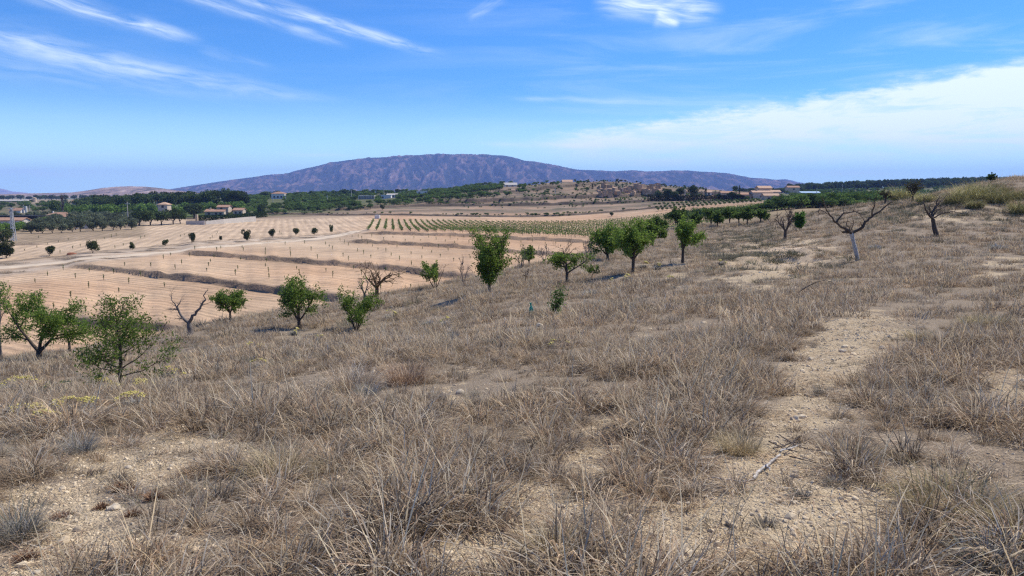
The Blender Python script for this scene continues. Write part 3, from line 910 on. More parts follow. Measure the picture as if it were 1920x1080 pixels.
mr = mountain_mat("wooded_ridge_soil", (0.05, 0.055, 0.04), (0.22, 0.15, 0.12), 0.03, (0.5, 0.62))
ridge("wooded_ridge", [(1720, 362), (1760, 345), (1780, 334), (1800, 333), (1826, 332), (1835, 338), (1900, 350), (1960, 360)], 2300, 300, 300, mr, base=-16, nu=160, nv=50, seed=31)

# ----------------------------------------------------------------- air
hz, t, out = new_mat("haze_air")
pv = t.node('ShaderNodeVolumePrincipled')
pv.inputs['Color'].default_value = (0.30, 0.47, 1.0, 1)
pv.inputs['Density'].default_value = HAZE_DENSITY
pv.inputs['Anisotropy'].default_value = 0.0
t.l.new(pv.outputs[0], out.inputs['Volume'])
hb = MB().box(-15500, 15500, -15500, 15500, -30, 470)
hb.build("haze", hz, kind="stuff")

# ================================================================= plants: builders
def tubes(chains, sides=5):
    """chains: list of (points list, radii list)"""
    Vs, Fs, n = [], [], 0
    for pts, rad in chains:
        P_ = np.array(pts, float); k = len(P_)
        T = np.gradient(P_, axis=0); T /= np.linalg.norm(T, axis=1)[:, None] + 1e-9
        ref = np.array([0.31, 0.17, 0.94]) if abs(T[0][2]) < 0.8 else np.array([1.0, 0.2, 0.1])
        A = np.cross(T, ref); A /= np.linalg.norm(A, axis=1)[:, None] + 1e-9
        B = np.cross(T, A)
        sd_ = sides if rad[0] > 0.012 else 3
        th = np.arange(sd_) * 2 * PI / sd_
        ring = P_[:, None] + np.array(rad)[:, None, None] * (A[:, None] * np.cos(th)[None, :, None] + B[:, None] * np.sin(th)[None, :, None])
        Vs.append(ring.reshape(-1, 3))
        i = np.arange(k - 1)[:, None] * sd_ + np.arange(sd_)[None]
        j = np.arange(k - 1)[:, None] * sd_ + (np.arange(sd_)[None] + 1) % sd_
        Fs.append((np.stack([i, j, j + sd_, i + sd_], -1).reshape(-1, 4)) + n)
        n += k * sd_
    return np.concatenate(Vs), np.concatenate(Fs)

def leaf_cards(C, L, W, rng, col, colvar=0.3, up=0.3, droop=None):
    """one folded leaf (4 points, 2 triangles) per centre"""
    n = len(C)
    d = rng.normal(size=(n, 3)); d[:, 2] += up; d /= np.linalg.norm(d, axis=1)[:, None]
    s = np.cross(d, rng.normal(size=(n, 3))); s /= np.linalg.norm(s, axis=1)[:, None] + 1e-9
    nn = np.cross(d, s)
    l = (L * rng.uniform(0.65, 1.25, n))[:, None]; w = (W * rng.uniform(0.7, 1.2, n))[:, None]
    v = np.stack([C - d * l * 0.5, C + s * w * 0.5 + nn * w * 0.15, C + d * l * 0.5, C - s * w * 0.5 + nn * w * 0.15], 1).reshape(-1, 3)
    b = np.arange(n)[:, None] * 4
    F = np.concatenate([b + np.array([[0, 1, 2]]), b + np.array([[0, 2, 3]])])
    base = np.array(col)
    k = (1 + colvar * rng.uniform(-1, 1, n))[:, None]
    cc = base[None] * k
    y_ = rng.random(n) < 0.10
    cc[y_] = cc[y_] * np.array([1.5, 1.35, 1.0])
    cc = np.repeat(cc, 4, axis=0)
    return v, F, cc

class Tree:
    """recursive branching skeleton; keeps chains and the twig points that carry leaves"""
    def __init__(self, seed):
        self.rng = np.random.default_rng(seed); self.ch = []; self.tw = []
    def limb(self, p, d, L, r0, r1, level, maxlev, wander=0.16, up=0.10, kids=(3, 5), ratio=0.62, spread=0.75, nseg=None, start=0.25):
        rng = self.rng
        nseg = nseg or (6 if level == 0 else 5)
        p = np.array(p, float); d = np.array(d, float); d /= np.linalg.norm(d)
        pts, rad = [p.copy()], [r0]
        for i in range(nseg):
            d = d + rng.normal(size=3) * wander; d[2] += up
            d /= np.linalg.norm(d); p = p + d * L / nseg
            pts.append(p.copy()); rad.append(r0 + (r1 - r0) * (i + 1) / nseg)
        self.ch.append((pts, rad))
        if level >= maxlev - 1:
            self.tw.append((np.array(pts), level))
        if level < maxlev:
            n = int(rng.integers(kids[0], kids[1] + 1))
            for k in range(n):
                f = start + (1 - start) * (k + rng.random()) / n
                i = min(int(f * nseg), nseg - 1); q = pts[i] + (pts[i + 1] - pts[i]) * (f * nseg - i)
                dd = (pts[i + 1] - pts[i]); dd /= np.linalg.norm(dd)
                o = np.cross(dd, rng.normal(size=3)); o /= np.linalg.norm(o) + 1e-9
                nd = dd * (1 - spread * 0.5) + o * spread
                rr_ = max(rad[i] * 0.62, 0.003)
                self.limb(q, nd, L * ratio * rng.uniform(0.7, 1.15), rr_, max(rr_ * 0.35, 0.0025), level + 1, maxlev, wander, up, kids, ratio, spread, start=start)
    def fit(self, h, w, keepbase=True):
        A = np.concatenate([np.array(c[0]) for c in self.ch])
        hz_ = A[:, 2].max(); r = np.percentile(np.hypot(A[:, 0], A[:, 1]), 97)
        sz = h / hz_; sx = (w / 2) / r
        f = lambda P_: np.array(P_) * np.array([sx, sx, sz])
        self.ch = [(f(c[0]), c[1]) for c in self.ch]
        self.tw = [(f(a), l) for a, l in self.tw]
    def leafpts(self, n, jit):
        rng = self.rng
        L = np.array([np.linalg.norm(a[-1] - a[0]) + 1e-3 for a, _ in self.tw]); L /= L.sum()
        which = rng.choice(len(self.tw), n, p=L)
        out = np.empty((n, 3))
        for i, k in enumerate(which):
            a = self.tw[k][0]; f = rng.random() ** 0.8 * (len(a) - 1); j = min(int(f), len(a) - 2)
            out[i] = a[j] + (a[j + 1] - a[j]) * (f - j)
        return out + rng.normal(size=(n, 3)) * jit

LEAFC = (0.145, 0.215, 0.048)
def build_tree(kind, seed, h, w, leaves=3000, leaf=0.06, bark='bark', trunk_h=0.22, fork=4, col=LEAFC, name='almond_tree', tilt=0, radius=None, dens_low=0.0, lean=(0, 0), maxlev=3, mat='leaf', leaves_hint=0):
    T = Tree(seed); rng = T.rng
    r0 = radius or 0.035 * h
    if kind == 'vase':      # short trunk, several rising limbs
        th = trunk_h * h
        lx = lean[0] * th; ly = lean[1] * th
        T.ch.append(([(0, 0, -0.15), (lx * .3, ly * .3, th * 0.4), (lx, ly, th)], [r0 * 1.35, r0, r0 * 0.95]))
        for k in range(fork):
            a = 2 * PI * (k + rng.uniform(-.25, .25)) / fork + tilt
            out = rng.uniform(0.5, 0.95)
            T.limb((lx, ly, th * 0.93), (math.cos(a) * out + lean[0] * .5, math.sin(a) * out, 1.0), h * 0.62, r0 * 0.62, r0 * 0.16, 1, maxlev, 0.13, 0.03, (4, 6), 0.58, 0.75)
        if leaves_hint and fork > 3:
            T.limb((lx, ly, th * 0.93), (rng.normal() * 0.1 + lean[0] * .5, rng.normal() * 0.1, 1.0), h * 0.70, r0 * 0.6, r0 * 0.15, 1, maxlev, 0.13, 0.03, (4, 6), 0.55, 0.8)
    elif kind == 'central':  # one leader with side boughs from low down
        zs_ = np.linspace(-0.1, h, 12); wob = np.cumsum(rng.normal(size=(12, 2)) * 0.03 * h / 3, axis=0); wob[:3] *= 0.3
        lead = [(wob[i, 0], wob[i, 1], zs_[i]) for i in range(12)]
        T.ch.append((lead, list(np.linspace(r0, r0 * 0.12, 12))))
        for k in range(26):
            f = 0.20 + 0.76 * (k / 25.0) + rng.uniform(-.02, .02); i = min(int(f * 11), 10)
            q = np.array(lead[i]) + (np.array(lead[i + 1]) - np.array(lead[i])) * (f * 11 - i)
            a = k * 2.4 + rng.uniform(-.4, .4); bl = h * (0.50 * (1 - f) ** 0.75 + 0.10) * rng.uniform(0.65, 1.15)
            T.limb(q, (math.cos(a), math.sin(a), 0.25 + 0.7 * f), bl, r0 * (0.42 - 0.25 * f), 0.004, 1, 3, 0.14, 0.04, (3, 5), 0.5, 0.8, start=0.3)
    elif kind == 'column':
        th = trunk_h * h
        T.ch.append(([(0, 0, -0.1), (0, 0, th * .5), (0, 0, th)], [r0 * 1.2, r0, r0 * 0.9]))
        for k in range(fork):
            a = 2 * PI * k / fork + rng.uniform(-.3, .3)
            oa = 0.07 if k % 3 == 0 else 0.34
            T.limb((0, 0, th * 0.95), (math.cos(a) * oa, math.sin(a) * oa, 1), h * 0.74 * (1.0 if k % 3 == 0 else rng.uniform(0.55, 0.78)), r0 * 0.5, r0 * 0.12, 1, 3, 0.07, 0.10, (6, 8), 0.42, 0.5, start=0.02)
    elif kind == 'multi':
        for k in range(fork):
            a = 2 * PI * k / fork + rng.uniform(-.4, .4)
            T.limb((0.05 * math.cos(a), 0.05 * math.sin(a), -0.05), (math.cos(a) * 0.45, math.sin(a) * 0.45, 1), h * 0.9, r0 * 0.5, r0 * 0.12, 1, 3, 0.11, 0.05, (3, 5), 0.48, 0.7, start=0.35)
    T.fit(h, w)
    Vt, Ft = tubes(T.ch, 6)
    return T, Vt, Ft

def place_tree(name, label, cat, px, py, kind, hpx, wpx, seed, leaves=3000, leaf=0.06, bark='bark', group=None, lift=0.0, col=LEAFC, rot=0.0, minz=0.0, pts_filter=None, **kw):
    g = hit(px, py); print('tree', px, py, [round(q, 1) for q in g], round(float(project(g.x, g.y, g.z)[1]), 1))
    if g is None:
        g = hit(px, py + 3)
    if g is None:
        raise RuntimeError("no ground at %s" % ((px, py),))
    Y = g.y; h = hpx / FPX * Y; w = wpx / FPX * Y
    T, Vt, Ft = build_tree(kind, seed, h, w, leaves_hint=leaves, **kw)
    rmin = (0.00024 if not leaves else 0.00014) * Y
    T.ch = [(c[0], [max(q, rmin) for q in c[1]]) for c in T.ch]; Vt, Ft = tubes(T.ch, 6)
    root = thing(name, label, cat, (g.x, g.y, g.z), 0, group)
    link('trunk', mesh_np('trunk', Vt, Ft, [M[bark]], True), root)
    if leaves:
        leaf = max(leaf * 1.15, 2.0 * Y / 746)
        C = T.leafpts(int(leaves * 1.12), 0.055 * h ** 0.5)
        if pts_filter is not None:
            C = C[pts_filter(C, h, w)]
        else:
            lo = C[:, 2] > 0.12 * h
            C = C[lo]
        v, F, cc = leaf_cards(C, leaf * 1.35, leaf * 0.55, T.rng, col)
        link('crown', mesh_np('crown', v, F, [M['leaf']], False, {'col': ('FLOAT_COLOR', cc)}), root)
    return root, g, T

# ----------------------------------------------------------------- almond trees on the hillside
low = lambda C, h, w: (C[:, 2] < 0.62 * h) & (C[:, 2] > 0.2 * h)
lefty = lambda C, h, w: (C[:, 0] < 0.10 * w) & (C[:, 2] > 0.15 * h)
rside = lambda C, h, w: (C[:, 0] > -0.3 * w) & (C[:, 2] > 0.12 * h)

place_tree('almond_tree', 'large leafy almond tree with a forked dark trunk at the far left edge', 'tree', 75, 676, 'vase', 150, 205, 11, 9000, 0.06, trunk_h=0.13, fork=3, tilt=0.2, radius=0.11)
place_tree('almond_tree', 'nearest almond tree, leafy and open, one thin upright stem above yellow flowers', 'tree', 228, 735, 'central', 192, 186, 23, 4200, 0.050, radius=0.055)
place_tree('almond_tree', 'small dark stump of almond with few leaves behind the big left tree', 'tree', 131, 652, 'vase', 50, 40, 5, 90, 0.05, trunk_h=0.45, fork=3, radius=0.055)
place_tree('almond_tree', 'compact round almond tree just right of the bare V shaped tree', 'tree', 432, 601, 'vase', 60, 68, 31, 3000, 0.07, trunk_h=0.30, fork=5)
place_tree('almond_tree', 'bright green almond bush tree with crossed stems below the second terrace bank', 'tree', 561, 616, 'vase', 100, 84, 42, 4200, 0.06, trunk_h=0.16, fork=5)
place_tree('almond_tree', 'open almond tree of many thin stems, next right of the bright green bushy one', 'tree', 668, 622, 'multi', 88, 98, 57, 2800, 0.055, fork=6, radius=0.06)
place_tree('bare_tree', 'bare brown almond tree with dense twigs standing at the field edge', 'dead tree', 707, 555, 'vase', 70, 100, 63, 0, bark='brownbark', trunk_h=0.30, fork=5, radius=0.12)
place_tree('bare_tree', 'small grey dead almond at the foot of the bare brown one', 'dead tree', 684, 570, 'vase', 55, 36, 64, 40, bark='greybark', trunk_h=0.35, fork=3, radius=0.07, maxlev=2)
place_tree('almond_tree', 'low almond tree leafy on its left half and bare on its right', 'tree', 815, 540, 'multi', 52, 66, 72, 1500, 0.06, fork=5, radius=0.06, pts_filter=lefty)
place_tree('bare_tree', 'thin bare almond tree just left of the tall column shaped tree', 'dead tree', 869, 532, 'multi', 56, 34, 75, 0, bark='greybark', fork=3, radius=0.05)
place_tree('almond_tree', 'tall dense column shaped almond tree in the middle of the slope', 'tree', 918, 551, 'column', 132, 76, 81, 8500, 0.06, trunk_h=0.16, fork=7, radius=0.07)
place_tree('bare_tree', 'grey bare spreading almond right of the tall column shaped tree', 'dead tree', 977, 503, 'multi', 46, 56, 83, 120, bark='greybark', fork=4, radius=0.08)
place_tree('almond_tree', 'little green almond crown behind the grey bare spreading one', 'tree', 992, 490, 'vase', 38, 30, 85, 900, 0.07, fork=4)
place_tree('bare_tree', 'small pale bare almond left of the half dead leafy tree', 'dead tree', 1020, 492, 'multi', 36, 34, 87, 0, bark='greybark', fork=3, radius=0.06)
place_tree('almond_tree', 'half dead almond tree, leafy below with a crown of bare twigs', 'tree', 1063, 533, 'vase', 94, 92, 95, 2600, 0.06, trunk_h=0.32, fork=4, radius=0.085, pts_filter=low)
place_tree('bare_tree', 'slim bare almond between the half dead tree and the round one', 'dead tree', 1101, 492, 'multi', 44, 36, 97, 0, bark='greybark', fork=3, radius=0.06)
place_tree('almond_tree', 'broad round almond tree, left of the touching pair', 'tree', 1139, 487, 'vase', 72, 74, 101, 5200, 0.07, trunk_h=0.13, fork=6, radius=0.10)
place_tree('almond_tree', 'broad almond tree with a straight dark trunk, right of the touching pair', 'tree', 1187, 513, 'vase', 100, 76, 109, 5600, 0.065, trunk_h=0.36, fork=5, radius=0.09)
place_tree('almond_tree', 'almond crown partly hidden behind the right tree of the touching pair', 'tree', 1224, 462, 'vase', 52, 50, 113, 2200, 0.08, fork=5)
place_tree('almond_tree', 'almond tree standing alone with a straight dark trunk beside the scrub bank', 'tree', 1280, 493, 'vase', 90, 66, 121, 4400, 0.065, trunk_h=0.36, fork=5, radius=0.085)
place_tree('almond_sapling', 'thin almond sapling with a few leaves between the trunks of two trees', 'tree', 1110, 527, 'vase', 32, 24, 127, 160, 0.05, trunk_h=0.5, fork=3, radius=0.02)
place_tree('bare_sapling', 'tiny leafless sapling in the grass below the grey bare trees', 'dead tree', 985, 531, 'vase', 28, 26, 129, 0, bark='bark', trunk_h=0.3, fork=3, radius=0.018, maxlev=2)
place_tree('almond_sapling', 'narrow bright green sapling beside the teal plastic scrap', 'tree', 1042, 601, 'column', 66, 28, 131, 620, 0.05, trunk_h=0.05, fork=4, radius=0.02, col=(0.085, 0.17, 0.04))
place_tree('bare_tree', 'thin arching bare tree on the left side of the V shaped dead tree', 'dead tree', 295, 624, 'multi', 46, 50, 133, 40, bark='brownbark', fork=2, radius=0.06)
place_tree('bare_tree', 'bare tree top showing at the very left edge above the big almond', 'dead tree', 3, 668, 'vase', 148, 60, 135, 0, bark='greybark', trunk_h=0.5, fork=3, radius=0.04)
place_tree('bare_tree', 'spreading bare almond left of the leaning pale trunk', 'dead tree', 1472, 450, 'vase', 62, 66, 137, 0, bark='bark', trunk_h=0.3, fork=4, radius=0.12)
place_tree('almond_tree', 'small bright green bush beside the bare almond near the bank top', 'tree', 1499, 432, 'column', 36, 26, 139, 1500, 0.07, trunk_h=0.1, fork=5, radius=0.05, col=(0.085, 0.17, 0.04))
place_tree('bare_tree', 'dark round crowned almond on the skyline of the slope, almost leafless', 'tree', 1711, 378, 'vase', 42, 34, 141, 200, 0.09, trunk_h=0.35, fork=6, radius=0.12, col=(0.07, 0.07, 0.04))
place_tree('bare_tree', 'small dark almond on the slope skyline left of the round crowned one', 'tree', 1660, 382, 'vase', 25, 26, 143, 140, 0.10, trunk_h=0.45, fork=4, radius=0.11, col=(0.07, 0.07, 0.04))
place_tree('green_bush', 'small green bush on the skyline at the far right', 'bush', 1857, 340, 'multi', 16, 18, 145, 260, 0.09, fork=5, radius=0.03, col=(0.06, 0.10, 0.04))
BROW = [(1235, 441, 36, 32), (1270, 430, 44, 38), (1303, 427, 30, 24), (1333, 423, 34, 34), (1368, 420, 32, 34), (1401, 422, 34, 32), (1345, 425, 26, 24), (1426, 418, 26, 30), (1385, 418, 28, 26)]
for i, (a, b_, hh, ww) in enumerate(BROW):
    place_tree('almond_tree', ['smallish almond tree on the brow right of the touching pair', 'almond tree on the brow just left of the lone straight trunk', 'thin dark almond tree on the brow behind the lone tree',
                'almond tree with a wide V of limbs on the brow of the slope', 'almond tree with a dark leaning trunk on the brow', 'almond tree with a straight pale trunk on the brow by the scrub',
                'low almond crown between two brow trees', 'rightmost almond tree of the brow line above the scrub bank', 'small almond tree squeezed between the leaning and the straight brow trees'][i],
               'tree', a, b_, 'vase', hh, ww, 150 + i, 1300, 0.09, trunk_h=0.32, fork=5, radius=0.09, group='almond trees along the brow of the slope', col=(0.10, 0.155, 0.042))

def custom_dead(name, label, foot, limbs, bark, depth_amp=0.5, twigs=0, seed=1, twig_len=0.3, trunk_bark=None):
    """limbs: (pixel polyline, r0, r1); first one is the trunk"""
    g = hit(*foot); Y = g.y; rng = np.random.default_rng(seed)
    root = thing(name, label, 'dead tree', (g.x, g.y, g.z))
    T = Tree(seed); trunk_ch = []
    ends = []
    for li, (pl, r0, r1) in enumerate(limbs):
        pts = []; off = 0.0; rate = rng.uniform(-1, 1) * depth_amp
        b0 = np.array(pl[0], float)
        # start from the depth of whatever limb passes nearest
        if ends:
            k = min(range(len(ends)), key=lambda q: np.hypot(ends[q][0] - b0[0], ends[q][1] - b0[1])); off = ends[k][2]
        fine = []
        for (p0, p1) in zip(pl[:-1], pl[1:]):
            for f in (0, 0.34, 0.67):
                fine.append((p0[0] + (p1[0] - p0[0]) * f, p0[1] + (p1[1] - p0[1]) * f))
        fine.append(pl[-1])
        d = 0.0
        for i, q in enumerate(fine):
            if i: d = math.hypot(q[0] - fine[i - 1][0], q[1] - fine[i - 1][1]) / FPX * Y
            off += (d * rate) if li else 0.0
            w_ = P(q[0], q[1], Y + off); jit = rng.normal(size=3) * 0.024 * (0 < i) * (li > 0)
            pts.append(np.array([w_.x - g.x, w_.y - g.y, w_.z - g.z]) + jit); ends.append((q[0], q[1], off))
        if li == 0:
            pts[0][2] -= 0.15
        rad = np.linspace(r0, r1, len(pts)) * rng.uniform(0.88, 1.12, len(pts))
        (trunk_ch if li == 0 else T.ch).append((pts, rad))
        if li:
            for _ in range(twigs):
                i = rng.integers(1, len(pts)); dd = np.array([rng.normal(), rng.normal() * 0.7, rng.uniform(-0.2, 1.2)])
                T.limb(pts[i], dd, twig_len * rng.uniform(0.4, 1.2), rad[i] * 0.4 + 0.003, 0.003, 2, 3, 0.2, 0.02, (1, 3), 0.6, 0.7)
    v, F = tubes(trunk_ch, 8); link('trunk', mesh_np('trunk', v, F, [M[trunk_bark or bark]], True), root)
    v, F = tubes(T.ch, 5); link('branches', mesh_np('branches', v, F, [M[bark]], True), root)
    return root

custom_dead('dead_tree', 'bare dead tree with a pale leaning trunk and long crooked limbs', (1609, 489),
            [([(1609, 489), (1603, 464), (1596, 437)], 0.10, 0.085),
             ([(1597, 438), (1585, 428), (1570, 419), (1556, 404), (1547, 388), (1542, 370)], 0.075, 0.014),
             ([(1569, 418), (1574, 408), (1583, 400), (1592, 400), (1603, 396), (1611, 400), (1624, 401)], 0.05, 0.012),
             ([(1596, 438), (1612, 429), (1622, 417), (1634, 406), (1650, 396), (1664, 385), (1675, 377)], 0.085, 0.02),
             ([(1636, 405), (1638, 392), (1641, 375), (1645, 353)], 0.045, 0.008),
             ([(1582, 399), (1582, 390), (1583, 381)], 0.018, 0.006),
             ([(1600, 398), (1601, 392), (1604, 384)], 0.018, 0.006),
             ([(1554, 402), (1540, 394), (1530, 396), (1522, 407)], 0.022, 0.006), ([(1536, 395), (1535, 404), (1535, 418)], 0.014, 0.005),
             ([(1595, 434), (1588, 422), (1588, 410)], 0.03, 0.01), ([(1598, 432), (1600, 420), (1598, 408)], 0.025, 0.008),
             ([(1594, 436), (1580, 434)], 0.06, 0.05), ([(1622, 418), (1618, 408), (1612, 402)], 0.02, 0.008)],
            'bark', 0.5, 5, 5, 0.34, 'palebark')
custom_dead('dead_tree', 'bare dead tree with a thick dark trunk leaning left near the right edge', (1757, 444),
            [([(1757, 444), (1752, 428), (1749, 411)], 0.15, 0.11),
             ([(1749, 411), (1741, 402), (1735, 393), (1733, 380), (1731, 368)], 0.09, 0.012),
             ([(1749, 410), (1749, 398), (1755, 386), (1765, 376), (1774, 366)], 0.10, 0.014),
             ([(1750, 404), (1757, 394), (1770, 389), (1778, 384)], 0.06, 0.010),
             ([(1752, 408), (1764, 400), (1778, 397), (1796, 398), (1812, 402)], 0.05, 0.008),
             ([(1744, 404), (1743, 394), (1742, 384)], 0.05, 0.01), ([(1790, 398), (1795, 386), (1800, 377)], 0.02, 0.005),
             ([(1757, 385), (1757, 376), (1762, 366)], 0.05, 0.01)],
            'bark', 0.6, 7, 9, 0.6)
custom_dead('dead_tree', 'bare V shaped dead tree of two grey limbs at the field edge', (358, 627),
            [([(358, 627), (356, 616), (354, 606)], 0.13, 0.10),
             ([(354, 606), (345, 598), (336, 588), (332, 577), (326, 566), (317, 553)], 0.075, 0.010),
             ([(354, 606), (362, 594), (371, 582), (378, 573), (382, 563), (385, 550), (391, 542)], 0.075, 0.010),
             ([(333, 582), (336, 570), (339, 563)], 0.04, 0.008), ([(334, 581), (324, 580), (314, 582)], 0.03, 0.006)],
            'greybark', 0.4, 6, 13, 0.45)

# ================================================================= grass, scrub, gravel (what nobody could count)
LIB = bpy.data.collections.new("plant_library")
def lib_collection(name, meshes):
    c = bpy.data.collections.new(name)
    for i, me_ in enumerate(meshes):
        o = bpy.data.objects.new("%s_%02d" % (name, i), me_)
        c.objects.link(o)
    return c

def scatter(name, collection, pts, rots, scl, idx, mat):
    """one object of real clumps, set out by geometry nodes on a point mesh"""
    me_ = mesh_np(name, pts, np.zeros((0, 3), int), [mat], False, {'rot': ('FLOAT_VECTOR', rots), 'scl': ('FLOAT_VECTOR', scl), 'idx': ('INT', idx)})
    o = link(name, me_, kind="stuff")
    ng = bpy.data.node_groups.new(name + "_nodes", 'GeometryNodeTree')
    ng.interface.new_socket('Geometry', in_out='INPUT', socket_type='NodeSocketGeometry')
    ng.interface.new_socket('Geometry', in_out='OUTPUT', socket_type='NodeSocketGeometry')
    gi = ng.nodes.new('NodeGroupInput'); go = ng.nodes.new('NodeGroupOutput')
    ci = ng.nodes.new('GeometryNodeCollectionInfo'); ci.inputs['Collection'].default_value = collection
    ci.inputs['Separate Children'].default_value = True; ci.inputs['Reset Children'].default_value = True
    ip = ng.nodes.new('GeometryNodeInstanceOnPoints'); ip.inputs['Pick Instance'].default_value = True
    def na(nm, typ):
        n_ = ng.nodes.new('GeometryNodeInputNamedAttribute'); n_.data_type = typ; n_.inputs['Name'].default_value = nm
        return n_.outputs['Attribute']
    ng.links.new(gi.outputs[0], ip.inputs['Points'])
    ng.links.new(ci.outputs[0], ip.inputs['Instance'])
    ng.links.new(na('idx', 'INT'), ip.inputs['Instance Index'])
    e2r = ng.nodes.new('FunctionNodeEulerToRotation'); ng.links.new(na('rot', 'FLOAT_VECTOR'), e2r.inputs[0])
    ng.links.new(e2r.outputs[0], ip.inputs['Rotation'])
    ng.links.new(na('scl', 'FLOAT_VECTOR'), ip.inputs['Scale'])
    ng.links.new(ip.outputs[0], go.inputs[0])
    md = o.modifiers.new('set_out', 'NODES'); md.node_group = ng
    return o

STRAW = np.array([[0.44, 0.335, 0.23], [0.35, 0.27, 0.19], [0.62, 0.51, 0.37], [0.27, 0.215, 0.16], [0.33, 0.23, 0.16], [0.13, 0.105, 0.08], [0.50, 0.445, 0.365]])
def tuft(seed, n, h, r, bw, lean=0.5, curl=0.5, pal=STRAW, seg=3, stalks=0.06, pw=None, bend_dir=None):
    rng = np.random.default_rng(seed)
    a = rng.uniform(0, 2 * PI, n); rad = r * np.sqrt(rng.random(n))
    base = np.stack([rad * np.cos(a), rad * np.sin(a), np.full(n, -0.015)], 1)
    a2 = a + rng.normal(size=n) * 0.9
    ln = np.abs(rng.normal(size=n)) * lean * 0.55 + 0.08 + 0.4 * lean * rad / (r + 1e-6)
    st = rng.random(n) < stalks
    H = h * rng.uniform(0.35, 1.1, n); H[st] = h * rng.uniform(1.1, 1.7, st.sum())
    cu = rng.uniform(0.1, 1.3, n) * curl; cu[st] *= 0.25
    side = np.stack([-np.sin(a2 + rng.normal(size=n) * 0.8), np.cos(a2), np.zeros(n)], 1)
    side /= np.linalg.norm(side, axis=1)[:, None]
    hd = np.stack([np.cos(a2), np.sin(a2), np.zeros(n)], 1)
    Vs = []
    w = bw * rng.uniform(0.6, 1.3, n)
    for k in range(seg):
        f = k / seg
        ang = ln + cu * f * f
        c = base + hd * (H * f * np.sin(ang))[:, None] + np.array([0, 0, 1.0]) * (H * f * np.cos(ang))[:, None]
        ww = (w * (1 - 0.45 * f) * 0.5)[:, None]
        Vs += [c - side * ww, c + side * ww]
    ang = ln + cu * 1.0
    tip = base + hd * (H * np.sin(ang))[:, None] + np.array([0, 0, 1.0]) * (H * np.cos(np.minimum(ang, 1.45)))[:, None]
    Vs.append(tip)
    nv = len(Vs)
    V = np.stack(Vs, 1).reshape(-1, 3)
    b = np.arange(n)[:, None] * nv
    Q = np.concatenate([b + np.array([[2 * k, 2 * k + 1, 2 * k + 3, 2 * k + 2]]) for k in range(seg - 1)])
    Tt = b + np.array([[2 * seg - 2, 2 * seg - 1, 2 * seg]])
    ci = rng.choice(len(pal), n, p=pw)
    cc = pal[ci] * rng.uniform(0.72, 1.18, n)[:, None]; cc[st] = cc[st] * 0 + np.array([0.60, 0.50, 0.34])
    cc = np.repeat(cc, nv, axis=0)
    return V, [Q, Tt], cc

def tuft_mesh(name, *a, mat='grass', **kw):
    v, F, c = tuft(*a, **kw)
    return mesh_np(name, v, F, [M[mat]], False, {'col': ('FLOAT_COLOR', c)})

GREY = np.array([[0.34, 0.305, 0.26], [0.27, 0.24, 0.21], [0.42, 0.38, 0.33], [0.22, 0.18, 0.14], [0.24, 0.235, 0.16]])
near = [tuft_mesh('straw_tuft', 100 + i, int(95 + 30 * (i % 4)), 0.205 + 0.02 * (i % 4), 0.08 + 0.02 * (i % 3), 0.0050, 0.75 + 0.12 * (i % 3), 1.1 + 0.5 * (i % 2), stalks=0.012) for i in range(10)]
greyt = [tuft_mesh('grey_tuft', 200 + i, 70, 0.15, 0.075, 0.0040, 1.2, 0.8, GREY, stalks=0.02) for i in range(5)]
far = [tuft_mesh('far_tuft', 300 + i, 62, 0.27, 0.26, 0.011, 0.6, 0.9, stalks=0.03) for i in range(8)]
greyf = [tuft_mesh('far_grey_tuft', 400 + i, 60, 0.24, 0.22, 0.011, 0.9, 0.7, GREY, stalks=0.0) for i in range(5)]
c_near = lib_collection("straw_tufts", near); c_grey = lib_collection("grey_tufts", greyt)
c_far = lib_collection("far_tufts", far); c_greyf = lib_collection("far_grey_tufts", greyf)

def sample_wedge(n, y0, y1, rng, p0=-260, p1=2180):
    Y = np.sqrt(rng.uniform(y0 ** 2, y1 ** 2, n)); px = rng.uniform(p0, p1, n)
    return (px - 960) / FPX * Y, Y
def area(y0, y1, p0=-260, p1=2180):
    return (p1 - p0) / FPX * (y1 ** 2 - y0 ** 2) / 2

rng = np.random.default_rng(99)
def spread_layer(name, coll, ncol, y0, y1, dens, size, keep, mat, zs=(0.75, 1.25), tiltamp=0.15, big=None):
    n = int(area(y0, y1) * dens)
    x, y = sample_wedge(n, y0, y1, rng)
    z = Hgt(x, y)
    vis = z > np.where(np.hypot(x, y) > 45, Vgt(x, y), -99) - 0.3
    x, y, z = x[vis], y[vis], z[vis]
    bare = bare_mask(x, y, z)
    k, s = keep(x, y, z, bare)
    m_ = rng.random(len(x)) < k
    x, y, z, s = x[m_], y[m_], z[m_], s[m_]
    n = len(x)
    sc = size * s * rng.uniform(0.7, 1.3, n)
    S = np.stack([sc * rng.uniform(0.8, 1.2, n), sc * rng.uniform(0.8, 1.2, n), sc * rng.uniform(zs[0], zs[1], n)], 1)
    Rt = np.stack([rng.normal(size=n) * tiltamp, rng.normal(size=n) * tiltamp, rng.uniform(0, 2 * PI, n)], 1)
    print(name, n)
    return np.stack([x, y, z], 1), Rt, S, rng.integers(0, ncol, n)

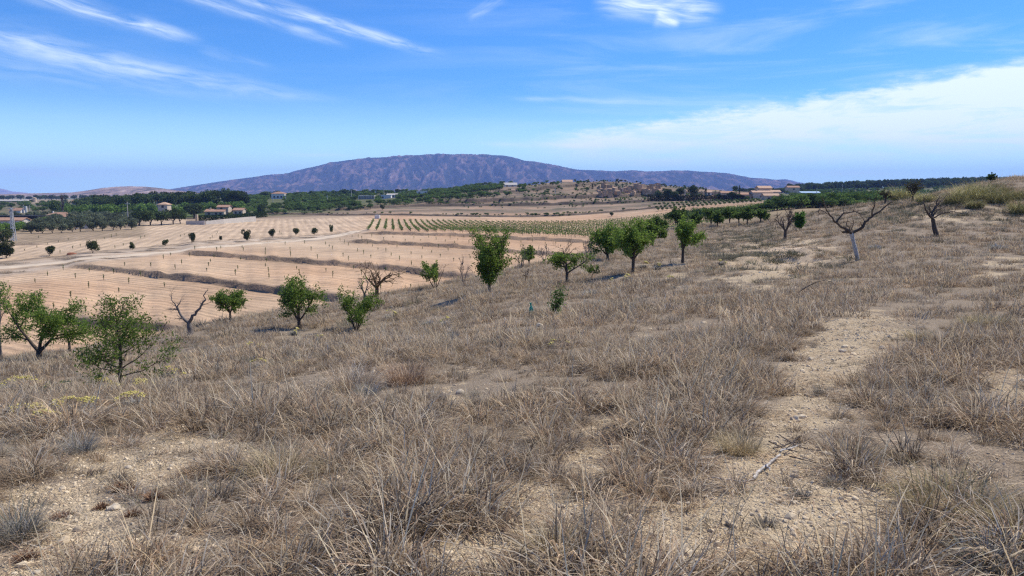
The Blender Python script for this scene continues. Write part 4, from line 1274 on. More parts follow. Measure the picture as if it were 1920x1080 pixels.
def keep_straw(x, y, z, bare):
    clump = fbm(x * 0.7, y * 0.7, 3, 141) + 0.55 * fbm(x * 2.1, y * 2.1, 2, 145)
    k = (1 - bare) ** 1.6 * np.clip(0.72 + 1.5 * clump, 0.08, 1)
    s = 0.56 + 0.80 * np.clip(clump + 0.42, 0, 1.3) - 0.25 * bare
    return k, s
def keep_grey(x, y, z, bare):
    n = fbm(x * 0.5, y * 0.5, 4, 151)
    px, py, _ = project(x, y, z)
    lft = np.clip((800 - px) / 500, 0, 1) * 0.65
    sc = np.exp(-((px - 1400) / 110.0) ** 2 - ((py - 460) / 50.0) ** 2) + np.exp(-((px - 1810) / 120.0) ** 2 - ((py - 395) / 30.0) ** 2)
    k = np.clip(0.16 + 0.8 * n + lft + 0.6 * sc, 0.05, 0.9) * (1 - 0.75 * bare)
    return k, 0.7 + 0.5 * rng.random(len(x)) - 0.2 * bare
def merge(*L):
    return [np.concatenate([l[i] for l in L]) for i in range(4)]

a1 = spread_layer('straw', c_near, 10, 2.2, 6.5, 60, 1.0, keep_straw, M['grass'])
a2 = spread_layer('straw', c_near, 10, 6.5, 14, 44, 1.12, keep_straw, M['grass'])
scatter('dry_grass', c_near, *merge(a1, a2), M['grass'])
b1 = spread_layer('far straw', c_far, 8, 13.5, 32, 13.5, 0.86, keep_straw, M['grass'])
b2 = spread_layer('far straw', c_far, 8, 32, 75, 6.5, 1.0, keep_straw, M['grass'])
b3 = spread_layer('far straw', c_far, 8, 75, 130, 3.0, 1.3, keep_straw, M['grass'])
scatter('dry_grass', c_far, *merge(b1, b2, b3), M['grass'])
g1 = spread_layer('grey', c_grey, 5, 2.2, 14, 14, 1.0, keep_grey, M['scrub'])
g1b = spread_layer('grey small', c_grey, 5, 2.2, 16, 16, 0.62, lambda x, y, z, b_: (np.clip(b_ * (0.42 + 0.9 * fbm(x * 1.3, y * 1.3, 3, 171)), 0, 1), 0.6 + 0.8 * rng.random(len(x)) ** 2), M['scrub'])
scatter('grey_ground_scrub', c_grey, *merge(g1, g1b), M['scrub'])
g2 = spread_layer('far grey', c_greyf, 5, 13, 40, 3.0, 0.9, keep_grey, M['scrub'])
g3 = spread_layer('far grey', c_greyf, 5, 40, 120, 1.0, 1.2, keep_grey, M['scrub'])
scatter('grey_ground_scrub', c_greyf, *merge(g2, g3), M['scrub'])
DKS = np.array([[0.15, 0.14, 0.10], [0.12, 0.115, 0.085], [0.20, 0.18, 0.13], [0.16, 0.17, 0.085], [0.26, 0.24, 0.20]])
c_dk = lib_collection("dark_scrub", [tuft_mesh('dark_scrub', 450 + i, 110, 0.30, 0.34, 0.014, 1.0, 0.5, DKS, mat='scrub', stalks=0.0) for i in range(5)])
def keep_dk(x, y, z, bare):
    px, py, _ = project(x, y, z)
    sc = np.exp(-((px - 1395) / 95.0) ** 2 - ((py - 462) / 44.0) ** 2) + 1.3 * np.exp(-((px - 1790) / 190.0) ** 2 - ((py - 398) / 34.0) ** 2) + 0.8 * np.exp(-((px - 1490) / 90.0) ** 2 - ((py - 500) / 26.0) ** 2)
    n = fbm(x * 0.45, y * 0.45, 3, 251)
    return np.clip(sc * (0.55 + 1.2 * n), 0, 1) + 0.012, 0.7 + 0.9 * rng.random(len(x))
d1 = spread_layer('dark scrub', c_dk, 5, 16, 110, 2.2, 0.95, keep_dk, M['scrub'])
scatter('dark_ground_scrub', c_dk, *d1, M['scrub'])

# small stubble and fallen straw on the bare earth
stub = [tuft_mesh('stubble', 500 + i, 26, 0.055, 0.035, 0.0032, 1.6, 0.6, GREY, seg=2, stalks=0) for i in range(4)]
flat = []
for i in range(4):
    r_ = np.random.default_rng(600 + i); n = 30
    c = np.stack([r_.normal(size=n) * 0.09, r_.normal(size=n) * 0.09, r_.uniform(0.002, 0.02, n)], 1)
    a = r_.uniform(0, 2 * PI, n); d = np.stack([np.cos(a), np.sin(a), r_.normal(size=n) * 0.12], 1) * (r_.uniform(0.02, 0.09, n))[:, None]
    s = np.stack([-np.sin(a), np.cos(a), np.zeros(n)], 1) * 0.0016
    V = np.stack([c - d - s, c - d + s, c + d + s, c + d - s], 1).reshape(-1, 3)
    F = np.arange(n)[:, None] * 4 + np.array([[0, 1, 2, 3]])
    cc = np.repeat(STRAW[r_.integers(0, 7, n)], 4, axis=0)
    flat.append(mesh_np('fallen_straw', V, F, [M['grass']], False, {'col': ('FLOAT_COLOR', cc)}))
c_lit = lib_collection("litter", stub + flat)
l1 = spread_layer('litter', c_lit, 8, 2.2, 9, 60, 1.0, lambda x, y, z, b_: (0.35 + 0.35 * b_, np.ones(len(x)) * 0.95), M['grass'], tiltamp=0.08)
l2 = spread_layer('litter', c_lit, 8, 9, 18, 16, 1.2, lambda x, y, z, b_: (0.2 + 0.6 * b_, np.ones(len(x)) * 1.1), M['grass'], tiltamp=0.08)
scatter('straw_litter', c_lit, *merge(l1, l2), M['grass'])

# gravel
def rock_mesh(name, seed, mat, sub=1, flat_=0.6):
    import bmesh
    bm = bmesh.new(); bmesh.ops.create_icosphere(bm, subdivisions=sub, radius=1.0)
    r_ = np.random.default_rng(seed); off = r_.uniform(0, 50, 3); k = r_.uniform(0.8, 1.25, 3)
    for v in bm.verts:
        c = v.co; d = 1 + 0.38 * (float(vnoise(np.array([c.x * 1.3 + off[0] + c.z]), np.array([c.y * 1.3 + off[1]]), seed)[0]) - 0.5) * 2 * 0.8
        v.co = Vector((c.x * k[0] * d, c.y * k[1] * d, c.z * flat_ * d))
    me_ = bpy.data.meshes.new(name); bm.to_mesh(me_); bm.free(); me_.materials.append(mat)
    return me_
mg, t, out = new_mat("gravel_mixed")
b = t.node('ShaderNodeBsdfDiffuse'); oi = t.node('ShaderNodeObjectInfo')
c = t.mix(oi.outputs['Random'], (0.68, 0.56, 0.39, 1), (0.47, 0.37, 0.25, 1))
t.l.new(c, b.inputs['Color']); t.l.new(b.outputs[0], out.inputs[0])
c_grav = lib_collection("gravel_stones", [rock_mesh('gravel_stone', 20 + i, mg, 1 if i < 6 else 2) for i in range(8)])
def keep_gr(x, y, z, b_):
    return 0.06 + 0.94 * b_, np.exp(rng.normal(size=len(x)) * 0.45)
v1 = spread_layer('gravel', c_grav, 8, 2.2, 6, 640, 0.0080, keep_gr, mg, (0.8, 1.2), 0.5)
v2 = spread_layer('gravel', c_grav, 8, 6, 15, 170, 0.012, keep_gr, mg, (0.8, 1.2), 0.5)
v3 = spread_layer('gravel', c_grav, 8, 15, 60, 8, 0.03, keep_gr, mg, (0.7, 1.1), 0.5)
scatter('gravel', c_grav, *merge(v1, v2, v3), mg)

# ================================================================= countable things on the slope
def stem_dome(seed, n, h, r, bw, pal, lean=1.0, curl=0.2):
    return tuft(seed, n, h, r, bw, lean, curl, pal, 3, 0.0)

LAV = np.array([[0.34, 0.33, 0.31], [0.27, 0.26, 0.24], [0.42, 0.40, 0.37], [0.22, 0.20, 0.17], [0.26, 0.26, 0.18]])
YG = np.array([[0.42, 0.36, 0.18], [0.48, 0.38, 0.22], [0.34, 0.29, 0.15], [0.52, 0.42, 0.26], [0.25, 0.21, 0.12]])
SEDGE = np.array([[0.42, 0.34, 0.20], [0.34, 0.28, 0.165], [0.50, 0.40, 0.26], [0.26, 0.205, 0.13]])
RUST = np.array([[0.16, 0.085, 0.05], [0.21, 0.115, 0.07], [0.11, 0.065, 0.045], [0.26, 0.16, 0.10]])

def flower_heads(seed, n, h, r, fs):
    rg = np.random.default_rng(seed)
    a = rg.uniform(0, 2 * PI, n); rad = r * 1.15 * np.sqrt(rg.random(n))
    # heads gather in a few bunches
    nb = max(3, n // 14); bc = np.stack([rg.normal(size=nb) * r * 0.55, rg.normal(size=nb) * r * 0.55], 1)
    w = rg.integers(0, nb, n)
    xx = bc[w, 0] + rg.normal(size=n) * r * 0.16; yy = bc[w, 1] + rg.normal(size=n) * r * 0.16
    zz = h * (1.0 - 0.35 * (np.hypot(xx, yy) / (r * 1.2)) ** 2) + rg.normal(size=n) * h * 0.05
    mb = MB()
    for x_, y_, z_ in zip(xx, yy, zz):
        s = fs * rg.uniform(0.6, 1.3)
        q = [(x_ + s * math.cos(2 * PI * k / 5) * rg.uniform(.7, 1.2), y_ + s * math.sin(2 * PI * k / 5) * rg.uniform(.7, 1.2), z_ + rg.normal() * s * 0.2) for k in range(5)]
        n0 = len(mb.v); mb.v += q + [(x_, y_, z_ + s * 0.6), (x_, y_, z_ - s * 0.5)]
        for k in range(5):
            mb.f.append((n0 + k, n0 + (k + 1) % 5, n0 + 5)); mb.f.append((n0 + (k + 1) % 5, n0 + k, n0 + 6))
    return mb

def shrub(name, label, cat, px, py, wpx, hpx, pal, seed, n=260, flowers=0, group=None, lean=1.0, curl=0.3, bwk=1.0):
    g = hit(px, py); Y = g.y; w = wpx / FPX * Y; h = hpx / FPX * Y
    bw = max(0.0032, 0.42 * Y / 746) * bwk
    root = thing(name, label, cat, (g.x, g.y, g.z), 0, group)
    v, F, c = stem_dome(seed, n, h * 1.0, w * 0.28, bw, pal, lean, curl)
    link('stems', mesh_np('stems', v, F, [M['scrub']], False, {'col': ('FLOAT_COLOR', c)}), root)
    if flowers:
        flower_heads(seed + 5, int(flowers * 1.7), h * 1.15, w * 0.46, max(0.014, 0.95 * Y / 746)).build('flower_heads', M['flower'], root, kind='stuff')
    return root

YB = [(30, 742, 74, 30, 'yellow flowering shrub at the very left edge, left of the nearest almond tree'),
      (116, 746, 66, 26, 'yellow flowering shrub directly below the gap left of the nearest almond tree'),
      (182, 736, 50, 24, 'small yellow flowering shrub under the left boughs of the nearest almond tree'),
      (214, 745, 46, 22, 'yellow flowering shrub at the foot of the nearest almond trunk'),
      (46, 788, 70, 26, 'lower yellow flowering shrub at the left edge, over bare soil'),
      (78, 798, 56, 24, 'lowest yellow flowering shrub of the left patch'),
      (130, 780, 76, 30, 'widest yellow flowering shrub in the middle of the left patch'),
      (168, 770, 44, 22, 'yellow flowering shrub between the widest one and the almond trunk'),
      (262, 738, 44, 24, 'yellow flowering shrub just right of the nearest almond trunk'),
      (248, 760, 50, 22, 'yellow flowering shrub below right of the nearest almond trunk'),
      (316, 706, 30, 16, 'little yellow shrub right of the nearest almond crown'),
      (344, 722, 36, 20, 'sparse yellow shrub out in the grass right of the nearest almond tree'),
      (476, 660, 42, 16, 'faint yellow shrub in the grass between the V shaped tree and the multi stemmed one'),
      (552, 628, 22, 12, 'small yellow clump at the foot of the bright green bushy almond'),
      (601, 640, 24, 10, 'tiny yellow tuft between the two bushy almonds'),
      (485, 690, 30, 14, 'pale shrub with yellow specks above the tall tan grass'),
      (562, 690, 26, 12, 'yellow speckled shrub left of the tall tan grass clump'),
      (736, 597, 40, 14, 'sparse yellow shrub right of the multi stemmed almond'),
      (1174, 528, 24, 11, 'bright yellow shrub below the straight trunked tree of the pair'),
      (1206, 505, 20, 13, 'cream yellow shrub right of the straight trunk of the pair'),
      (1234, 506, 15, 10, 'small yellow shrub midway between the pair and the lone tree'),
      (1257, 530, 17, 11, 'rounded bright yellow shrub below the lone tree'),
      (1150, 532, 16, 9, 'dull yellow shrub left of the bright yellow one under the pair'),
      (1045, 652, 40, 14, 'faint yellow flowering patch below the narrow sapling'),
      (838, 612, 26, 16, 'grey shrub with a few yellow heads right of the multi stemmed almond'),
      (1352, 497, 14, 8, 'dull yellow shrub on the scrub bank edge')]
for i, (a, b_, w_, h_, lb) in enumerate(YB):
    shrub('yellow_flowering_shrub', lb, 'shrub', a, b_, w_, h_, LAV, 700 + i, 300, (70 if w_ > 40 else 40) if i < 10 else 16, 'yellow flowering shrubs in the dry grass')
GB = [(845, 640, 30, 24, 'blue grey dwarf shrub in the open grass below the half leafy tree'),
      (917, 652, 44, 26, 'wide pale grey shrub in the grass, right of the blue grey one'),
      (1110, 556, 34, 18, 'grey green domed shrub in the middle of the slope'),
      (150, 850, 74, 64, 'tall pale grey bush of fine twigs in the left foreground'),
      (34, 1010, 110, 110, 'large grey bush at the lower left edge'),
      (1845, 1062, 150, 100, 'dark grey cushion bush in the lower right corner'),
      (803, 612, 26, 16, 'dark stubby grey shrub left of the blue grey one'),
      (818, 752, 60, 26, 'blue grey low shrub beside a pale bare patch'),
      (690, 745, 60, 40, 'dull grey shrub behind the tall tan clump'),
      (1870, 470, 40, 16, 'grey green low shrub at the right edge above a bare strip'),
      (1640, 468, 30, 12, 'low grey shrub in the grass right of the leaning dead trunk'),
      (1300, 448, 26, 14, 'olive grey shrub right of the lone tree')]
for i, (a, b_, w_, h_, lb) in enumerate(GB):
    shrub('grey_bush', lb, 'shrub', a, b_, w_, h_, LAV, 800 + i, 520, 0, None, 1.05, 0.35)
TC = [(1790, 965, 330, 120, YG, 'wide yellow green grass tussock in the right foreground'),
      (1900, 1010, 130, 90, YG, 'yellow green tussock at the right edge next to the wide one'),
      (1617, 868, 92, 62, SEDGE, 'rounded olive tussock standing alone on the bare path'),
      (1040, 1050, 110, 90, SEDGE, 'dark tussock at the bottom centre between bare patches'),
      (530, 900, 170, 90, SEDGE, 'dense brown tussock left of centre in the foreground'),
      (1720, 640, 60, 36, YG, 'olive grass clump near the right edge, left of the longer band'),
      (1850, 612, 150, 34, YG, 'long olive grass band at the right edge'),
      (660, 735, 140, 78, STRAW, 'tallest tan grass clump in the left middle of the slope'),
      (760, 720, 120, 58, STRAW * np.array([0.85, 0.75, 0.7]), 'reddish brown grass clump right of the tallest tan one'),
      (1570, 912, 70, 30, GREY, 'low grey tussock on bare gravel left of the yellow green one'),
      (1385, 850, 110, 64, SEDGE, 'dark tussock just above the fallen branch'),
      (1500, 935, 50, 28, GREY, 'small dark tuft on the gravel right of the fallen branch'),
      (1435, 985, 56, 30, GREY, 'small grey tuft on gravel near the bottom right centre'),
      (1540, 740, 40, 26, GREY, 'small dark tuft in the middle of the upper bare path'),
      (1885, 360, 30, 16, YG, 'green cushion shrub on the shoulder at the far right'),
      (340, 640, 60, 26, STRAW, 'tan grass clump at the foot of the bare V shaped tree')]
for i, (a, b_, w_, h_, pal, lb) in enumerate(TC):
    g = hit(a, b_)
    shrub('grass_tussock', lb, 'grass', a, b_, w_, h_, pal, 900 + i, 900 if w_ > 100 else 420, 0, None, 0.75, 0.55, 0.9)
for i, (a, b_, w_, h_, lb) in enumerate([(1690, 372, 60, 34, 'leftmost feathery esparto clump on the right shoulder, with a pale seed head'), (1736, 380, 50, 24, 'low esparto clump below the feathery skyline ones'),
                                         (1812, 378, 70, 44, 'tall feathery esparto clump on the right shoulder'), (1845, 376, 64, 46, 'tallest yellow esparto clump under the skyline bush'),
                                         (1872, 382, 56, 36, 'esparto clump with pale plumes right of the tallest one'), (1790, 384, 54, 30, 'dark green esparto clump at the left of the tall plumes'),
                                         (1902, 376, 50, 28, 'esparto clump near the right edge on the shoulder'), (1912, 402, 50, 34, 'yellow green esparto clump cut by the right edge'), (1828, 392, 44, 22, 'low olive esparto clump in front of the tall ones')]):
    g = hit(a, b_)
    shrub('esparto_clump', lb, 'grass', a, b_, w_, h_ * 1.15, YG * np.array([0.92, 1.02, 0.85]), 950 + i, 620, 0, 'esparto clumps on the right shoulder', 0.6, 0.7, 0.8)
for i, (a, b_, w_, h_, lb) in enumerate([(116, 972, 46, 24, 'rust brown withered cushion plant on pale soil at lower left'), (50, 1050, 50, 28, 'lowest rust brown withered cushion plant, bottom left'),
                                         (289, 938, 26, 30, 'upright brown withered cushion plant left of centre foreground'), (190, 955, 34, 20, 'faded brown cushion plant right of the rust one'),
                                         (250, 968, 36, 20, 'dark brown cushion plant below the upright one'), (232, 920, 50, 30, 'brown withered patch above the dark cushion plant')]):
    shrub('withered_plant', lb, 'plant', a, b_, w_, h_, RUST, 980 + i, 300, 0, 'withered brown cushion plants', 1.1, 0.3, 1.8)

# stones
ST = [(1028, 905, 15, 12), (1238, 832, 17, 13), (1366, 841, 14, 8), (1381, 838, 18, 10), (1175, 975, 22, 12), (863, 738, 17, 10), (1212, 752, 14, 9), (1012, 612, 14, 8), (756, 660, 18, 7),
      (735, 578, 9, 4), (1552, 855, 18, 7), (778, 1045, 16, 10), (850, 990, 14, 10), (1370, 1078, 22, 10), (1710, 1045, 20, 16), (1670, 865, 14, 8), (1283, 765, 10, 8), (240, 878, 12, 8), (214, 955, 22, 9),
      (1568, 1055, 14, 7), (905, 905, 12, 7), (1290, 945, 12, 7), (1490, 945, 12, 6), (1700, 1000, 12, 8), (1580, 660, 12, 6), (1520, 675, 12, 6), (1655, 655, 14, 6), (1480, 780, 10, 6), (1210, 812, 12, 6),
      (560, 985, 10, 6), (70, 1075, 14, 8), (330, 1010, 16, 8), (460, 1060, 14, 8), (1130, 1020, 12, 7), (1820, 905, 14, 8)]
where = ['on the bare strip at centre', 'under the grass above the fallen branch', 'left one of the two close together above the branch', 'right one of the two close together above the branch',
         'between two grass clumps', 'pale flat one in the grass left of centre', 'lying in the upper grass near centre', 'beside the teal plastic scrap', 'pale one in the open grass',
         'tiny white one behind the multi stemmed almond', 'flat one on the path right of the branch', 'at the bottom in the centre left gravel', 'round one in the centre left grass gap', 'white one cut by the bottom edge',
         'between the grey cushion bush and the tussock', 'beside the rounded olive tussock', 'half hidden in grass above the path', 'at the upper left bare patch', 'flat one right of the rust brown plant']
SMALL = ['small stone on the gravel right of the cushion bush', 'small stone in the middle gravel strip above the round stone', 'small stone on the gravel left of the fallen branch foot',
         'small stone between the branch and the wide tussock', 'small stone left of the wide yellow green tussock', 'small stone at the very top of the bare path', 'small stone just below the top of the bare path',
         'small stone on the right side of the upper path', 'small stone at the left edge of the path above the twigs', 'small stone in the grass left of the upper bare gap', 'small stone in dense grass left of the centre gravel strip',
         'stone in the bottom left corner on pale soil', 'stone on the pale ridge of soil at lower left', 'stone near the bottom edge left of centre', 'small stone at the bottom right of centre gravel', 'stone in the gap behind the wide yellow green tussock']
SM = [rock_mesh('stone', 60 + i, M['stone'], 3, 0.62) for i in range(6)]
for i, (a, b_, w_, h_) in enumerate(ST):
    g = hit(a, b_); s = w_ / FPX * g.y / 2
    if i < len(where):
        o = link('stone', SM[i % 6], None, (g.x, g.y, g.z + s * 0.25), i * 1.7, 'pale limestone, ' + where[i], 'stone', 'loose stones on the slope')
    else:
        o = link('stone', SM[i % 6], None, (g.x, g.y, g.z + s * 0.25), i * 1.7, SMALL[i - len(where)], 'stone', 'loose stones on the slope')
    o.scale = (s, s * 0.9, s)

# fallen branch on the gravel, and the arching twig
def lying(name, label, limbs, bark, lift=0.03):
    first = hit(*limbs[0][0][0]); root = thing(name, label, 'branch', (first.x, first.y, first.z)); ch = []
    for li, (pl, r0, r1, up) in enumerate(limbs):
        pts = []
        for k, q in enumerate(pl):
            g = hit(*q); u = up[k] if isinstance(up, (list, tuple)) else up
            pts.append((g.x - first.x, g.y - first.y, g.z - first.z + u))
        fine = []; pts = np.array(pts)
        tt = np.linspace(0, len(pts) - 1, len(pts) * 3)
        fine = np.stack([np.interp(tt, np.arange(len(pts)), pts[:, j]) for j in range(3)], 1) + np.random.default_rng(li).normal(size=(len(tt), 3)) * r0 * 0.25
        ch.append((fine, np.linspace(r0, r1, len(tt))))
    v, F = tubes(ch, 7); link('wood', mesh_np('wood', v, F, [M[bark]], True), root)
    return root
lying('fallen_branch', 'forked grey dead branch lying on the gravel right of centre',
      [([(1412, 905), (1420, 893), (1436, 880), (1452, 868), (1462, 858)], 0.012, 0.008, 0.02), ([(1412, 905), (1395, 908), (1370, 905), (1345, 902), (1325, 898)], 0.009, 0.004, 0.015),
       ([(1462, 858), (1480, 852), (1496, 848)], 0.010, 0.004, 0.04), ([(1436, 880), (1444, 892)], 0.010, 0.004, 0.03)], 'palebark')
lying('dead_twigs', 'tangle of dark dead twigs above the fallen branch',
      [([(1440, 835), (1470, 850), (1500, 858)], 0.006, 0.003, 0.03), ([(1460, 825), (1490, 846), (1520, 856)], 0.005, 0.003, 0.04), ([(1480, 862), (1520, 872), (1560, 880)], 0.005, 0.003, 0.02),
       ([(1500, 830), (1475, 855)], 0.008, 0.003, 0.05), ([(1450, 850), (1490, 838), (1530, 830)], 0.007, 0.003, 0.03)], 'bark')
lying('dead_twigs', 'dark forked twig on the gravel near the bottom right corner', [([(1715, 1020), (1735, 1045), (1755, 1055)], 0.008, 0.003, 0.03), ([(1735, 1045), (1745, 1030)], 0.005, 0.002, 0.04)], 'bark')
g0 = hit(1490, 556)
root = thing('arching_branch', 'dark bare branch arching out of the grass below the leaning dead tree', 'branch', tuple(g0))
pl = [(1490, 556), (1500, 546), (1514, 537), (1530, 529), (1548, 525), (1562, 530), (1570, 542)]
pts = [np.array(P(a, b_, g0.y + 0.02 * i)) - np.array(g0) for i, (a, b_) in enumerate(pl)]
tt = np.linspace(0, 6, 22); fine = np.stack([np.interp(tt, range(7), np.array(pts)[:, j]) for j in range(3)], 1)
ch = [(fine, np.linspace(0.018, 0.004, 22))]
r_ = np.random.default_rng(3)
for k in range(2, 20, 2):
    ch.append(([fine[k], fine[k] + np.array([r_.normal() * .06, r_.normal() * .05, r_.uniform(-.02, .12)])], [0.006, 0.002]))
v, F = tubes(ch, 5); link('wood', mesh_np('wood', v, F, [M['bark']], True), root)
g0 = hit(1196, 552)
root = thing('dead_twigs', 'dark leafless twiggy shrub standing in the mid slope grass', 'branch', tuple(g0))
T = Tree(44)
for k in range(9):
    a = k * 0.7; T.limb((0.3 * (k - 4) / 3, 0, 0), (math.cos(a) * .6, math.sin(a) * .4, 1), 0.30, 0.012, 0.003, 2, 3, 0.2, 0.02, (1, 3), 0.6, 0.7)
v, F = tubes(T.ch, 4); link('wood', mesh_np('wood', v, F, [M['bark']], True), root)

# crumpled teal plastic scrap beside the sapling
g0 = hit(997, 592); g0.z += 0.06; s = 1.15 * g0.y / FPX
mb = MB(); r_ = np.random.default_rng(8); rings = []
prof = [(0, 4.2), (5, 4.0), (9, 3.0), (12, 1.6), (15, 1.1), (18, 2.0)]
for zz, rr_ in prof:
    ring = []
    for k in range(12):
        a = 2 * PI * k / 12; q = rr_ * (1 + 0.25 * r_.normal() * (0.6))
        ring.append(((q * math.cos(a) - zz * 0.12) * s, q * 0.6 * math.sin(a) * s, zz * s))
    rings.append(len(mb.v)); mb.v += ring
for a, b_ in zip(rings[:-1], rings[1:]):
    for k in range(12):
        mb.f.append((a + k, a + (k + 1) % 12, b_ + (k + 1) % 12, b_ + k))
mb.f.append(tuple(rings[-1] + k for k in range(12)))
mb.build('plastic_scrap', M['teal'], None, loc=tuple(g0), label='crumpled teal green plastic scrap standing in the grass', cat='rubbish')

# ================================================================= the valley: trees seen from afar
def blob_crown(seed, h, w, n, size, col, lobes=7, base=0.25, shape='round', var=0.35):
    """leaf clumps spread through a cluster of uneven lobes; h total height, base = where the crown starts"""
    rg = np.random.default_rng(seed)
    L = []
    for k in range(lobes):
        a = rg.uniform(0, 2 * PI); f = rg.random()
        if shape == 'column':
            c = np.array([rg.normal() * w * .05, rg.normal() * w * .05, h * (base + (1 - base) * (k + .5) / lobes)]); rx = w * .5 * (1 - 0.5 * abs((k + .5) / lobes - .35)); rz = h * (1 - base) / lobes
        elif shape == 'umbrella':
            rr_ = w * 0.30 * math.sqrt(rg.random()); c = np.array([rr_ * math.cos(a), rr_ * math.sin(a), h * (0.80 - 0.10 * rg.random())]); rx = w * rg.uniform(.20, .28); rz = h * 0.15
        else:
            rr_ = w * 0.27 * math.sqrt(rg.random()); c = np.array([rr_ * math.cos(a), rr_ * math.sin(a), h * (base + (1 - base) * (0.30 + 0.45 * f))]); rx = w * rg.uniform(.18, .29); rz = h * (1 - base) * rg.uniform(.22, .32)
        L.append((c, rx, rz))
    per = n // lobes; C = []
    for c, rx, rz in L:
        d = rg.normal(size=(per, 3)); d /= np.linalg.norm(d, axis=1)[:, None]
        d *= (rg.uniform(0.35, 1.08, per) ** 0.6)[:, None]
        C.append(c + d * np.array([rx, rx, rz]))
    C = np.concatenate(C); C = C[C[:, 2] > base * h * 0.8]
    v, F, cc = leaf_cards(C, size, size * 0.75, rg, col, var, 0.1)
    return v, F, cc

PINE = (0.072, 0.105, 0.042); OLIVE = (0.14, 0.165, 0.105); ORCH = (0.12, 0.18, 0.052); BUSH = (0.10, 0.155, 0.042); DARK = (0.04, 0.06, 0.028)
def far_proto(name, seed, h, w, n, size, col, lobes=7, base=0.25, shape='round', trunk=0.12, forks=3):
    v, F, cc = blob_crown(seed, h, w, n, size, col, lobes, base, shape)
    crown = mesh_np('crown', v, F, [M['farleaf']], False, {'col': ('FLOAT_COLOR', cc)})
    rg = np.random.default_rng(seed); ch = [([(0, 0, -0.4), (0, 0, h * base * .6), (rg.normal() * .05 * w, 0, h * base * 1.1)], [trunk * 1.2, trunk, trunk * .8])]
    for k in range(forks):
        a = 2 * PI * k / forks + rg.random()
        ch.append(([(0, 0, h * base * 0.8), (math.cos(a) * w * .12, math.sin(a) * w * .12, h * (base + .15)), (math.cos(a) * w * .28, math.sin(a) * w * .28, h * (base + .45 * (1 - base)))], [trunk * .6, trunk * .5, trunk * .2]))
    tv, tf = tubes(ch, 5)
    tr = mesh_np('trunk', tv, tf, [M['bark']], True)
    return crown, tr, h, w

def put_far(proto, name, label, cat, loc, h, w, rotz, group=None):
    crown, tr, h0, w0 = proto
    root = thing(name, label, cat, tuple(loc), rotz, group)
    root.scale = (w / w0, w / w0, h / h0)
    link('crown', crown, root); link('trunk', tr, root)
    return root

P_pine = [far_proto('pine', 10 + i, 8, 7, 1500, 0.62, PINE, 9, 0.22, 'round', 0.2) for i in range(3)]
P_umb = [far_proto('pine', 20 + i, 10, 9, 1500, 0.7, PINE, 10, 0.5, 'umbrella', 0.25) for i in range(2)]
P_olive = [far_proto('olive', 30 + i, 4, 4.6, 900, 0.42, OLIVE, 8, 0.12, 'round', 0.12) for i in range(3)]
P_orch = [far_proto('orchard', 40 + i, 4, 4.4, 700, 0.42, ORCH, 7, 0.22, 'round', 0.1) for i in range(4)]
P_bush = [far_proto('bush', 50 + i, 4, 5, 900, 0.5, (0.12, 0.19, 0.048), 8, 0.05, 'round', 0.1) for i in range(3)]
P_small = [far_proto('almond', 60 + i, 3, 2.9, 1500, 0.27, (0.08, 0.10, 0.042), 8, 0.08, 'round', 0.06) for i in range(4)]
P_cyp = [far_proto('cypress', 70, 8, 1.8, 700, 0.4, DARK, 7, 0.04, 'column', 0.12, 0)]

BUILT = [(521, 640, 17), (687, 640, 20), (722, 640, 9), (737, 655, 9), (792, 700, 12), (957, 700, 15), (1064, 690, 11), (402, 412, 25), (446, 418, 13), (306, 372, 11), (104, 330, 32),
         (147, 350, 10), (28, 470, 18), (143, 760, 12), (301, 480, 9), (1520, 600, 18), (1488, 700, 12), (1447, 405, 12), (1420, 428, 45), (972, 520, 8)]
def clear_view(px, Y):
    return not any(abs(px - a) < w_ and b_ - 170 < Y < b_ + 9 for a, b_, w_ in BUILT)

def gv(px, Y):
    x = xfor(px, Y)
    z = float(Vgt(np.array([x]), np.array([Y]))[0])
    for _ in range(3):      # refine the column for the real height
        q = project(np.array([x]), np.array([Y]), np.array([z]))[0][0]
        x += (px - q) / FPX * Y; z = float(Vgt(np.array([x]), np.array([Y]))[0])
    return Vector((x, Y, z))

r3 = random.Random(5)
# the line of trees along the track
ROAD = [(12, 484, 34, 42, 'almond tree at the left edge above the track, cut by the picture edge'), (10, 459, 30, 30, 'green almond tree at the left edge beside the lattice pylon'),
        (93, 480, 21, 24, 'dark round almond tree by the track, second from the left edge'), (174, 475, 24, 27, 'largest round almond tree by the track, right of a red earth heap'),
        (249, 468, 14, 14, 'small dark almond by the track above a scrub bank'), (310, 462, 13, 14, 'small two tone almond by the track, left of the tall one'),
        (360, 457, 23, 15, 'tall narrow almond by the track with a grey top'), (414, 452, 10, 8, 'tiny dark almond by the track'),
        (463, 452, 22, 20, 'almond by the track with a clear bare trunk'), (511, 446, 17, 17, 'rounded dark almond where the track bends'),
        (555, 442, 16, 14, 'dark almond by the track, left of the wide low one'), (590, 441, 14, 17, 'wide low almond by the track'), (621, 437, 16, 9, 'slim brownish almond by the end of the track'),
        (717, 394, 11, 11, 'lone dark round tree on the terraces behind the white tank'), (1147, 406, 9, 10, 'lone small tree on the terraces behind the vineyard')]
for i, (a, b_, hh, ww, lb) in enumerate(ROAD):
    g = hit(a, b_, 'V')
    put_far(P_small[i % 4], 'almond_tree', lb, 'tree', g, hh / FPX * g.y, ww / FPX * g.y, i * 1.3, 'almond trees along the dirt track' if i < 13 else None)

